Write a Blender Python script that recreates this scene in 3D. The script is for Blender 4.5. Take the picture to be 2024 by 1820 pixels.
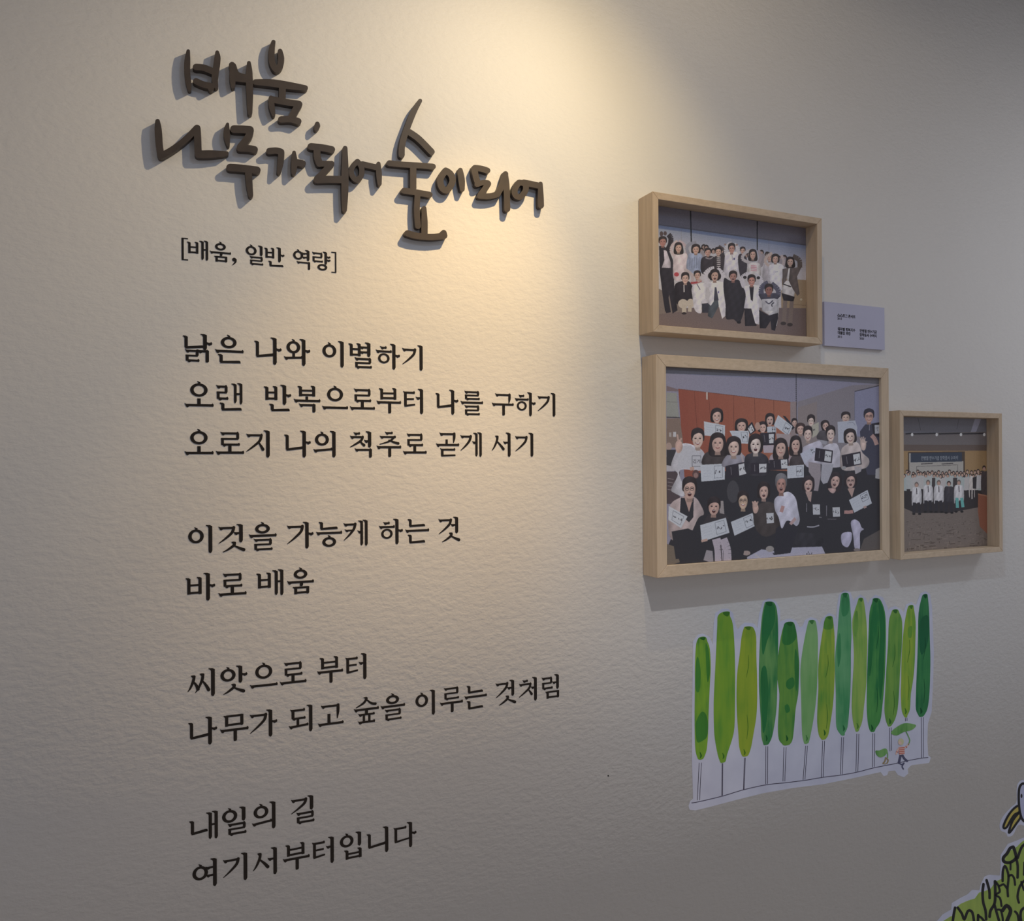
import bpy, bmesh, math, random
import numpy as np
from mathutils import Vector, Matrix
from mathutils.geometry import delaunay_2d_cdt

for _o in list(bpy.data.objects):
    bpy.data.objects.remove(_o, do_unlink=True)
scene = bpy.context.scene
COL = scene.collection

# ------------------------------------------------------------------ camera model
F, CX, CY = 1550.0, 1012.0, 910.0            # focal length in pixels of the 2024x1820 frame
U, EYE = 1.2, 1.5
ROLL, PITCH = -0.005837, 0.001222
WB, WC = 2.253e-4, 1.0995e-8

cam_data = bpy.data.cameras.new('camera')
cam = bpy.data.objects.new('camera', cam_data)
COL.objects.link(cam)
cam_data.sensor_fit = 'HORIZONTAL'
cam_data.sensor_width = 36.0
cam_data.lens = F / 2024.0 * 36.0
cam_data.clip_start = 0.02


def ray(px, py):
    x = (px - CX) / F
    z = -(py - CY) / F
    c, s = math.cos(ROLL), math.sin(ROLL)
    x2, z2 = x * c - z * s, z * c + x * s
    cp, sp = math.cos(PITCH), math.sin(PITCH)
    return Vector((x2, cp - z2 * sp, sp + z2 * cp))


EYEP = Vector((0, 0, EYE))
_f = ray(CX, CY)
_r = (ray(CX + F, CY) - _f)
_u = (ray(CX, CY - F) - _f)
cam.matrix_world = Matrix(((_r.x, _u.x, -_f.x, 0), (_r.y, _u.y, -_f.y, 0), (_r.z, _u.z, -_f.z, EYE), (0, 0, 0, 1)))
scene.camera = cam

# ------------------------------------------------------------------ world and exposure
world = bpy.data.worlds.new('world')
scene.world = world
world.use_nodes = True
_bg = world.node_tree.nodes['Background']
_bg.inputs[0].default_value = (0.97, 0.97, 1.06, 1)
_bg.inputs[1].default_value = 0.35
scene.view_settings.view_transform = 'Standard'
scene.view_settings.look = 'None'
scene.view_settings.gamma = 1.0
scene.view_settings.use_curve_mapping = False
scene.view_settings.exposure = 0.0

# ------------------------------------------------------------------ the wall's plan curve
_N = 6000
_A0, _A1 = -1.1, 1.35


def _wy(a):
    t = CX + F * a - 417.0
    return U / (1 - WB * t - WC * t * t)


_aa = np.linspace(_A0, _A1, _N + 1)
_yy = np.array([_wy(a) for a in _aa])
_xx = _aa * _yy
_ss = np.concatenate([[0], np.cumsum(np.hypot(np.diff(_xx), np.diff(_yy)))])


def W(s, z, h=0.0):
    """point h metres in front of the wall surface at arc length s and height z"""
    x = float(np.interp(s, _ss, _xx)); y = float(np.interp(s, _ss, _yy))
    t = tangent(s)
    return Vector((x + t.y * h, y - t.x * h, z))


def tangent(s):
    e = 0.004
    dx = float(np.interp(s + e, _ss, _xx) - np.interp(s - e, _ss, _xx))
    dy = float(np.interp(s + e, _ss, _yy) - np.interp(s - e, _ss, _yy))
    l = math.hypot(dx, dy)
    return Vector((dx / l, dy / l, 0))


def normal(s):
    t = tangent(s)
    return Vector((t.y, -t.x, 0))


def sz(px, py, h=0.0):
    """wall coordinates (s, z) of what the pixel sees on the surface h in front of the wall"""
    r = ray(px, py)
    a = r.x / r.y
    for _ in range(6 if h else 1):
        Y = _wy(a)
        s = float(np.interp(a, _aa, _ss))
        if not h:
            return s, EYE + Y * r.z / r.y
        # walk: the point W(s, ., h) must lie on the ray's azimuth
        lo, hi = s - 0.3, s + 0.3
        for _k in range(40):
            m = (lo + hi) / 2
            p = W(m, 0, h)
            if p.x / p.y < r.x / r.y: lo = m
            else: hi = m
        p = W(lo, 0, h)
        return lo, EYE + p.y * r.z / r.y


# ------------------------------------------------------------------ lamps of the room and added fill lights
def lamp_at(px, py, h):
    s, z = sz(px, py)
    return W(s, z, h)


LAMPS = []


def spot(name, pos, target, power, color, angle, blend, radius):
    d = bpy.data.lights.new(name, 'SPOT')
    d.energy = power; d.color = color
    d.spot_size = math.radians(angle); d.spot_blend = blend
    d.shadow_soft_size = radius
    o = bpy.data.objects.new(name, d)
    COL.objects.link(o)
    o.location = pos
    o.rotation_euler = (Vector(target) - Vector(pos)).to_track_quat('-Z', 'Y').to_euler()
    LAMPS.append((Vector(pos), Vector(target)))
    return o


def wt(px, py):
    s, z = sz(px, py)
    return W(s, z)


PW = lamp_at(1200, -230, 0.47)
PC = lamp_at(980, -150, 0.83)
spot('warm_lamp_beam', PW, wt(760, 1000), 27.5, (1.0, 0.64, 0.22), 40, 1.0, 0.010)
spot('warm_lamp_spill', PW, wt(560, 1500), 14.2, (1.0, 0.76, 0.36), 114, 1.0, 0.010)
spot('warm_lamp_rim', PW, wt(400, 900), 8, (1.0, 0.86, 0.70), 90, 1.0, 0.010)
spot('warm_lamp_stray', PW, wt(1200, 1500), 3.2, (1.0, 0.80, 0.50), 178, 0.3, 0.010)
spot('second_lamp_beam', PC, wt(900, 1900), 27, (1.0, 0.72, 0.43), 50, 1.0, 0.012)
spot('second_lamp_side_fill', PC, wt(1850, 1950), 26, (0.66, 0.82, 1.0), 60, 1.0, 0.012)  # extra cool spot added to lift the lower right of the wall
spot('second_lamp_stray', PC, wt(1150, 1000), 3.0, (0.40, 0.62, 1.0), 178, 1.0, 0.012)
LAMPS = [LAMPS[0], LAMPS[-1]]
PANELS = []
for _pos, _en, _colr in ((Vector((2.5, 1.5, 2.765)), 9.0, (0.93, 0.97, 1.06)), (Vector((2.2, 0.2, 2.765)), 4.0, (0.90, 0.96, 1.08))):  # unseen area lights added as broad soft fill
    _ad = bpy.data.lights.new('added_fill_light', 'AREA')
    _ad.shape = 'SQUARE'; _ad.size = 0.55; _ad.energy = _en; _ad.color = _colr
    _ao = bpy.data.objects.new('added_fill_light', _ad)
    COL.objects.link(_ao)
    _ao.location = _pos - Vector((0, 0, 0.022))
    PANELS.append(_pos)

# ------------------------------------------------------------------ materials
def new_mat(name, color=(0.5, 0.5, 0.5), rough=0.6, spec=0.4):
    m = bpy.data.materials.new(name)
    m.use_nodes = True
    b = m.node_tree.nodes['Principled BSDF']
    b.inputs['Base Color'].default_value = (*color, 1)
    b.inputs['Roughness'].default_value = rough
    b.inputs['Specular IOR Level'].default_value = spec
    return m


def nd(m, typ, **kw):
    n = m.node_tree.nodes.new(typ)
    for k, v in kw.items():
        if k in n.inputs: n.inputs[k].default_value = v
        else: setattr(n, k, v)
    return n


def lk(m, a, ao, b, bi):
    m.node_tree.links.new(a.outputs[ao], b.inputs[bi])


def ramp(m, fac_node, fac_out, stops):
    r = nd(m, 'ShaderNodeValToRGB')
    e = r.color_ramp.elements
    while len(e) > 1: e.remove(e[-1])
    e[0].position = stops[0][0]; e[0].color = (*stops[0][1], 1)
    for p, c in stops[1:]:
        x = e.new(p); x.color = (*c, 1)
    lk(m, fac_node, fac_out, r, 'Fac')
    return r


def bsdf(m): return m.node_tree.nodes['Principled BSDF']


def mat_wall():
    m = new_mat('painted_plaster', (0.74, 0.71, 0.68), 0.75, 0.25)
    tc = nd(m, 'ShaderNodeTexCoord')
    n1 = nd(m, 'ShaderNodeTexNoise', Scale=95.0, Detail=3.0, Roughness=0.55)
    n2 = nd(m, 'ShaderNodeTexNoise', Scale=28.0, Detail=2.0)
    mp = nd(m, 'ShaderNodeMapping'); mp.inputs['Scale'].default_value = (0.8, 0.8, 1.35)
    lk(m, tc, 'Object', mp, 'Vector'); lk(m, mp, 'Vector', n1, 'Vector'); lk(m, tc, 'Object', n2, 'Vector')
    b1 = nd(m, 'ShaderNodeBump', Strength=0.35, Distance=0.0009)
    b2 = nd(m, 'ShaderNodeBump', Strength=0.15, Distance=0.002)
    r1 = ramp(m, n1, 'Fac', [(0.35, (0, 0, 0)), (0.62, (1, 1, 1))])
    lk(m, n2, 'Fac', b2, 'Height'); lk(m, r1, 'Color', b1, 'Height')
    lk(m, b2, 'Normal', b1, 'Normal'); lk(m, b1, 'Normal', bsdf(m), 'Normal')
    n3 = nd(m, 'ShaderNodeTexNoise', Scale=2.5, Detail=3.0)
    lk(m, tc, 'Object', n3, 'Vector')
    r = ramp(m, n3, 'Fac', [(0.3, (0.725, 0.700, 0.672)), (0.7, (0.75, 0.728, 0.70))])
    lk(m, r, 'Color', bsdf(m), 'Base Color')
    return m


def mat_wood(name, axis, tone=1.0):
    m = new_mat(name, (0.55, 0.4, 0.26), 0.55, 0.3)
    tc = nd(m, 'ShaderNodeTexCoord')
    mp = nd(m, 'ShaderNodeMapping')
    sc = [60.0, 60.0, 60.0]; sc[axis] = 3.0
    mp.inputs['Scale'].default_value = sc
    n = nd(m, 'ShaderNodeTexNoise', Scale=3.0, Detail=5.0, Roughness=0.6)
    lk(m, tc, 'Object', mp, 'Vector'); lk(m, mp, 'Vector', n, 'Vector')
    k = tone
    r = ramp(m, n, 'Fac', [(0.25, (0.53 * k, 0.41 * k, 0.29 * k)), (0.5, (0.62 * k, 0.48 * k, 0.34 * k)), (0.75, (0.68 * k, 0.54 * k, 0.40 * k))])
    lk(m, r, 'Color', bsdf(m), 'Base Color')
    b = nd(m, 'ShaderNodeBump', Strength=0.15, Distance=0.0004)
    lk(m, n, 'Fac', b, 'Height'); lk(m, b, 'Normal', bsdf(m), 'Normal')
    return m


def mat_noise(name, c1, c2, scale=40.0, rough=0.6, spec=0.3, stretch=(1, 1, 1)):
    m = new_mat(name, c1, rough, spec)
    tc = nd(m, 'ShaderNodeTexCoord')
    mp = nd(m, 'ShaderNodeMapping'); mp.inputs['Scale'].default_value = stretch
    n = nd(m, 'ShaderNodeTexNoise', Scale=scale, Detail=3.0)
    lk(m, tc, 'Object', mp, 'Vector'); lk(m, mp, 'Vector', n, 'Vector')
    r = ramp(m, n, 'Fac', [(0.3, c1), (0.7, c2)])
    lk(m, r, 'Color', bsdf(m), 'Base Color')
    return m


M_WALL = mat_wall()
M_WOOD = [mat_wood('pine_along_width', 0), mat_wood('pine_along_depth', 1), mat_wood('pine_upright', 2)]
M_LETTER = mat_noise('dark_brown_board', (0.060, 0.045, 0.036), (0.078, 0.058, 0.045), 60, 0.5, 0.4)
M_INK = mat_noise('black_vinyl', (0.012, 0.009, 0.008), (0.018, 0.013, 0.011), 50, 0.55, 0.3)

# ------------------------------------------------------------------ mesh helpers
def link_mesh(name, verts, faces, mats, parent=None, loc=None, fmat=None, smooth=False, uvs=None):
    me = bpy.data.meshes.new(name)
    off = Vector(loc) if loc is not None else Vector((0, 0, 0))
    me.from_pydata([tuple(Vector(v) - off) for v in verts], [], faces)
    for m in (mats if isinstance(mats, (list, tuple)) else [mats]):
        me.materials.append(m)
    if fmat:
        for p, i in zip(me.polygons, fmat): p.material_index = i
    if smooth:
        for p in me.polygons: p.use_smooth = True
    if uvs is not None:
        ul = me.uv_layers.new(name='UVMap')
        for l in me.loops:
            ul.data[l.index].uv = uvs[l.vertex_index]
    me.update()
    o = bpy.data.objects.new(name, me)
    COL.objects.link(o)
    if parent is not None:
        o.parent = parent
        o.location = off - parent.location if loc is not None else -parent.location
    else:
        o.location = off
    return o


def thing(name, label, cat, loc, group=None):
    o = bpy.data.objects.new(name, None)
    COL.objects.link(o)
    o.location = loc
    o.empty_display_size = 0.05
    tag(o, label, cat, group)
    return o


def tag(o, label, cat, group=None):
    o['label'] = label; o['category'] = cat
    if group: o['group'] = group
    return o


def ccw(p):
    a = sum(p[i][0] * p[(i + 1) % len(p)][1] - p[(i + 1) % len(p)][0] * p[i][1] for i in range(len(p)))
    return p if a > 0 else p[::-1]


def union2d(polys, eps=1e-4):
    vs, fs = [], []
    for p in polys:
        p = ccw(list(p))
        fs.append(list(range(len(vs), len(vs) + len(p))))
        vs += [Vector((float(x), float(y))) for x, y in p]
    es = []
    if eps < 1e-5:                               # wall coordinates: cut wide shapes into strips so they follow the wall's curve
        xs_ = [v.x for v in vs]; ys_ = [v.y for v in vs]
        n = int((max(xs_) - min(xs_)) / 0.035)
        for i in range(1, n):
            x = min(xs_) + (max(xs_) - min(xs_)) * i / n
            vs += [Vector((x, min(ys_) - 0.001)), Vector((x, max(ys_) + 0.001))]
            es.append((len(vs) - 2, len(vs) - 1))
    ov, oe, of, a, b, ofc = delaunay_2d_cdt(vs, es, fs, 1, eps)
    tris = [tuple(f) for f, src in zip(of, ofc) if len(src)]
    return [(v.x, v.y) for v in ov], tris


def solid(name, polys, fn, h0, h1, mat, parent=None, loc=None, eps=1e-4, side_mat=None):
    """solid whose outline is the union of 2-D polygons; fn(x, y, h) gives the point"""
    v2, tris = union2d(polys, eps)
    n = len(v2)
    front = [fn(x, y, h1) for x, y in v2]
    back = [fn(x, y, h0) for x, y in v2]
    a, b, c = tris[0]
    nrm = (front[b] - front[a]).cross(front[c] - front[a])
    if nrm.dot(front[a] - back[a]) < 0:
        tris = [t[::-1] for t in tris]
    cnt = {}
    for t in tris:
        for i in range(len(t)):
            e = (t[i], t[(i + 1) % len(t)])
            cnt[e] = 1
    faces = list(tris) + [tuple(i + n for i in t[::-1]) for t in tris]
    fm = [0] * len(faces)
    for (i, j) in cnt:
        if (j, i) not in cnt:
            faces.append((j, i, i + n, j + n)); fm.append(1 if side_mat else 0)
    mats = [mat, side_mat] if side_mat else [mat]
    return link_mesh(name, front + back, faces, mats, parent, loc, fm)


def disc(x, y, r, n=14, ry=None):
    ry = r if ry is None else ry
    return [(x + r * math.cos(2 * math.pi * i / n), y + ry * math.sin(2 * math.pi * i / n)) for i in range(n)]


def catmull(pts, k=5, closed=False):
    out = []
    n = len(pts)
    if n < 3: return [tuple(p) for p in pts]
    rng = range(n if closed else n - 1)
    for i in rng:
        g = (lambda j: pts[j % n]) if closed else (lambda j: pts[min(max(j, 0), n - 1)])
        p0, p1, p2, p3 = g(i - 1), g(i), g(i + 1), g(i + 2)
        for q in range(k):
            t = q / k
            out.append(tuple(0.5 * (2 * p1[d] + (p2[d] - p0[d]) * t + (2 * p0[d] - 5 * p1[d] + 4 * p2[d] - p3[d]) * t * t
                                    + (3 * p1[d] - p0[d] - 3 * p2[d] + p3[d]) * t ** 3) for d in range(len(p1))))
    if not closed: out.append(tuple(pts[-1]))
    return out


def brush(pts, w, round_ends=True, k=4):
    """polygons covering a stroke; pts (x, y) or (x, y, width)"""
    p3 = [(p[0], p[1], p[2] if len(p) > 2 else w) for p in pts]
    if len(p3) > 2: p3 = catmull(p3, k)
    out = []
    for i in range(len(p3) - 1):
        x0, y0, w0 = p3[i]; x1, y1, w1 = p3[i + 1]
        l = math.hypot(x1 - x0, y1 - y0)
        if l < 1e-6: continue
        nx, ny = -(y1 - y0) / l / 2, (x1 - x0) / l / 2
        out.append([(x0 + nx * w0, y0 + ny * w0), (x0 - nx * w0, y0 - ny * w0), (x1 - nx * w1, y1 - ny * w1), (x1 + nx * w1, y1 + ny * w1)])
    for i, (x, y, ww) in enumerate(p3):
        if (round_ends or 0 < i < len(p3) - 1) and ww > 0.3:
            out.append(disc(x, y, ww / 2 * 0.995, 12))
    return out


# ------------------------------------------------------------------ wall, floor, ceiling
ZC = 2.78


def build_wall():
    cols = np.linspace(_ss[0] + 0.02, _ss[-1] - 0.02, 220)
    verts, faces = [], []
    zs = [0.0, ZC]
    for s in cols:
        for h in (0.0, -0.1):
            for z in zs:
                verts.append(W(s, z, h))
    n = len(cols)
    for i in range(n - 1):
        a, b = 4 * i, 4 * (i + 1)
        faces += [(a, b, b + 1, a + 1), (a + 2, a + 3, b + 3, b + 2), (a + 1, b + 1, b + 3, a + 3), (a, a + 2, b + 2, b)]
    faces += [(0, 1, 3, 2), (4 * n - 4, 4 * n - 2, 4 * n - 1, 4 * n - 3)]
    o = link_mesh('wall_back', verts, faces, M_WALL)
    o['kind'] = 'structure'
    for p in o.data.polygons[:0]: pass
    for i, p in enumerate(o.data.polygons):
        if i % 4 == 0 and i < 4 * (n - 1): p.use_smooth = True
    return o


build_wall()


def slab(name, x0, x1, y0, y1, z0, z1, mat):
    v = [(x, y, z) for z in (z0, z1) for y in (y0, y1) for x in (x0, x1)]
    f = [(0, 2, 3, 1), (4, 5, 7, 6), (0, 1, 5, 4), (2, 6, 7, 3), (0, 4, 6, 2), (1, 3, 7, 5)]
    o = link_mesh(name, v, f, mat)
    o['kind'] = 'structure'
    return o


slab('floor', -3.5, 5.5, -4, 5.2, -0.1, 0.0, mat_noise('grey_floor', (0.50, 0.47, 0.44), (0.56, 0.53, 0.50), 3, 0.5))
slab('ceiling', -3.5, 5.5, -4, 5.2, ZC, ZC + 0.1, mat_noise('white_ceiling', (0.72, 0.71, 0.70), (0.76, 0.75, 0.74), 3, 0.8))

# ------------------------------------------------------------------ Hangul lettering, drawn stroke by stroke in a 100-unit cell (y down)
class Glyph:
    def __init__(g): g.p = []
    def h(g, x0, x1, y, t=6.5, r=0.0):           # horizontal with wedge start and swollen end; r = rise towards the right
        t = t * 1.28
        y1 = y - r
        g.p.append([(x0 - 1, y - t * 0.75), (x0 + 5, y - t * 0.45), (x1 - 6, y1 - t * 0.45), (x1 - 2, y1 - t * 0.85), (x1 + 1.5, y1 - t * 0.2),
                    (x1, y1 + t * 0.6), (x1 - 4, y1 + t * 0.55), (x0 + 14, y + t * 0.52), (x0 + 9, y + t * 1.0), (x0 + 4, y + t * 0.7)])
    def b(g, x0, x1, y, t=6.0, r=0.0):           # plain bar
        t = t * 1.22
        y1 = y - r
        g.p.append([(x0, y - t / 2), (x1, y1 - t / 2), (x1, y1 + t / 2), (x0, y + t / 2)])
    def v(g, x, y0, y1, w=12.4):                 # upright with flag head and brush foot
        a = w / 2
        g.p.append([(x - a - 8.5, y0 + 1.5), (x - a - 7.5, y0 - 0.8), (x - 2, y0 - 0.3), (x + a, y0 + 3.5), (x + a, y1 - 8), (x + a - 3, y1 - 1.5),
                    (x - 0.5, y1 + 0.5), (x - a + 0.5, y1 - 3.0), (x - a, y1 - 8), (x - a, y0 + 9), (x - a - 3, y0 + 4.5)])
    def s(g, x, y0, y1, w=9.5):                  # plain upright, brush foot
        w = w * 1.15
        a = w / 2
        g.p.append([(x - a, y0), (x + a, y0), (x + a, y1 - 4), (x + a - 2.5, y1), (x - a + 1.5, y1 + 0.3), (x - a, y1 - 3)])
    def f(g, x, y0, y1, w=9.0):                  # short flagged upright (jamo left sides)
        a = w / 2 * 1.15
        g.p.append([(x - a - 5.5, y0 + 0.5), (x - a - 4.5, y0 - 1.5), (x, y0 - 0.8), (x + a, y0 + 2.8), (x + a, y1), (x - a + 1, y1 + 0.5), (x - a, y1 - 1), (x - a, y0 + 7), (x - a - 2.5, y0 + 3.5)])
    def o(g, cx, cy, rx, ry, nib=True, t=11.4):
        n = 26
        O, I = [], []
        for i in range(n):
            c, s_ = math.cos(2 * math.pi * i / n), math.sin(2 * math.pi * i / n)
            O.append((cx + rx * c, cy + ry * s_)); I.append((cx + (rx - t) * c, cy + (ry - t * 0.72) * s_))
        for i in range(n):
            j = (i + 1) % n
            g.p.append([O[i], O[j], I[j], I[i]])
        if nib:
            y = cy - ry
            g.p.append([(cx - 5.5, y - 6), (cx - 4.5, y - 7.5), (cx + 1, y - 5.5), (cx + 5.5, y - 3), (cx + 4.5, y + 2), (cx - 3, y + 2), (cx - 2.5, y - 2.5)])
    def d(g, *pts):                              # tapered curved brush stroke, (x, y, w)
        g.p += brush([(x, y, w * 1.18) for x, y, w in pts], 0, True, 5)
    # jamo
    def N(g, x0, x1, y0, y1, r=0, t=7.5):
        g.f(x0 + 7, y0, y1 + 1); g.p.append([(x0 + 4, y1 - t * 0.3), (x1 - 4, y1 - r - t * 0.7), (x1, y1 - r - t * 0.4), (x1 + 1, y1 - r + t * 0.5), (x0 + 10, y1 + t * 0.7), (x0 + 4, y1 + t * 0.7)])
    def D(g, x0, x1, y0, y1, r=0):
        g.h(x0, x1, y0, 6); g.s(x0 + 8, y0, y1 + 2, 9); g.p.append([(x0 + 4, y1 - 3), (x1 + 1, y1 - r - 4), (x1 + 2, y1 - r + 2), (x0 + 10, y1 + 4), (x0 + 4, y1 + 4)])
    def T(g, x0, x1, y0, y1, r=0):
        g.D(x0, x1, y0, y1, r); g.b(x0 + 8, x1 - 3, (y0 + y1) / 2, 5.5, 1)
    def L(g, x0, x1, y0, y1, t=6):
        m = (y0 + y1) / 2 + 0.0
        g.h(x0, x1 - 2, y0, t); g.s(x1 - 4, y0, m + 2, 8); g.b(x0 + 1, x1 - 2, m, t * 0.9); g.s(x0 + 6, m - 2, y1 + 2, 8)
        g.h(x0 + 4, x1 + 2, y1, t)
    def M(g, x0, x1, y0, y1):
        g.f(x0 + 7, y0 - 1, y1 + 4); g.b(x0 + 5, x1 - 3, y0 + 1, 6); g.s(x1 - 5, y0 - 2, y1 + 4, 9); g.b(x0 + 5, x1 - 3, y1 - 1, 6)
    def B(g, x0, x1, y0, y1):
        g.f(x0 + 7, y0, y1 + 3); g.f(x1 - 4.5, y0 - 2, y1 + 3); m = y0 + (y1 - y0) * 0.47
        g.b(x0 + 7, x1 - 4, m, 5.5, 0.5); g.b(x0 + 7, x1 - 4, y1 - 1.5, 6, 0.5)
    def G(g, x0, x1, y0, y1):                    # with upright vowels: sweeping leg
        g.h(x0, x1, y0, 6); g.d((x1 - 3, y0 - 1, 9), (x1 - 8, y0 + (y1 - y0) * 0.3, 8), (x0 + (x1 - x0) * 0.45, y0 + (y1 - y0) * 0.68, 6), (x0 + 1, y1, 2))
    def Gh(g, x0, x1, y0, y1):                   # over or under flat vowels: straight leg
        g.h(x0, x1, y0, 6); g.d((x1 - 3, y0 - 1, 9), (x1 - 3.5, y0 + (y1 - y0) * 0.5, 8.5), (x1 - 6, y1, 3))
    def Gf(g, x0, x1, y0, y1):
        g.h(x0, x1 - 4, y0, 6); g.s(x1 - 6, y0 - 3, y1, 9.5)
    def S(g, x0, x1, y0, y1, xm=None):
        xm = (x0 + x1) / 2 + 3 if xm is None else xm
        g.p.append([(xm - 11, y0 - 1), (xm - 3, y0 - 2), (xm + 4, y0 + 2), (xm + 2, y0 + 8), (xm - 5, y0 + 8)])
        g.d((xm, y0 + 3, 8), (xm - 3, y0 + (y1 - y0) * 0.35, 8), (x0 + (xm - x0) * 0.4, y0 + (y1 - y0) * 0.78, 5.5), (x0, y1, 2))
        g.d((xm - 3, y0 + (y1 - y0) * 0.36, 4), (xm + (x1 - xm) * 0.5, y0 + (y1 - y0) * 0.66, 7.5), (x1 - 2, y1 - 5, 9.5))
    def J(g, x0, x1, y0, y1):
        g.h(x0, x1 - 4, y0, 6); xm = x1 - 10
        g.d((xm + 3, y0, 8), (xm - 3, y0 + (y1 - y0) * 0.35, 7.5), (x0 + (xm - x0) * 0.4, y0 + (y1 - y0) * 0.75, 5.5), (x0, y1, 2))
        g.d((xm - 6, y0 + (y1 - y0) * 0.45, 4), (xm + 2, y0 + (y1 - y0) * 0.68, 7), (x1 - 2, y1 - 7, 9))
    def C(g, x0, x1, y0, y1):
        m = (x0 + x1) / 2
        g.h(m - 13, m + 9, y0, 5.5); g.J(x0, x1, y0 + 13, y1)
    def K(g, x0, x1, y0, y1):
        g.G(x0, x1, y0, y1); g.h(x0 + 4, x1 - 8, y0 + (y1 - y0) * 0.38, 5)
    def P(g, x0, x1, y0, y1):
        g.h(x0, x1, y0, 5.5); a = (x1 - x0)
        g.s(x0 + a * 0.34, y0, y1, 7.5); g.s(x0 + a * 0.68, y0, y1, 7.5); g.h(x0 - 1, x1 + 1, y1, 6)
    def H(g, x0, x1, y0, cy, r):
        m = (x0 + x1) / 2
        g.h(m - 13, m + 10, y0, 5.5); g.h(x0, x1, y0 + 14, 6); g.o(m, cy, r, r * 0.86, False, 9.2)
    def A(g, x, y0, y1, by): g.v(x, y0, y1); g.b(x, x + 17, by, 5.5); g.h(x + 6, x + 22, by, 5.5)
    def E(g, x, y0, y1, by, l=20): g.v(x, y0, y1); g.h(x - l, x, by, 5.5)
    def AE(g, x, y0, y1, by): g.v(x, y0, y1, 10.8); g.v(x - 19, y0 + 2.5, y1 - 2, 10.8); g.b(x - 19, x, by, 5.5)
    def EE(g, x, y0, y1, by, l=17): g.v(x, y0, y1, 10.6); g.v(x - 17, y0 + 2, y1 - 2, 10.0); g.h(x - 17 - l, x - 17, by, 5.5)
    def O_(g, sy, by, sx=50, x0=5, x1=96): g.s(sx, sy, by + 1, 9.5); g.h(x0, x1, by, 6.5)
    def U_(g, by, ey, sx=53, x0=4, x1=96): g.h(x0, x1, by, 6.5); g.s(sx, by, ey, 10)


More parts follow.
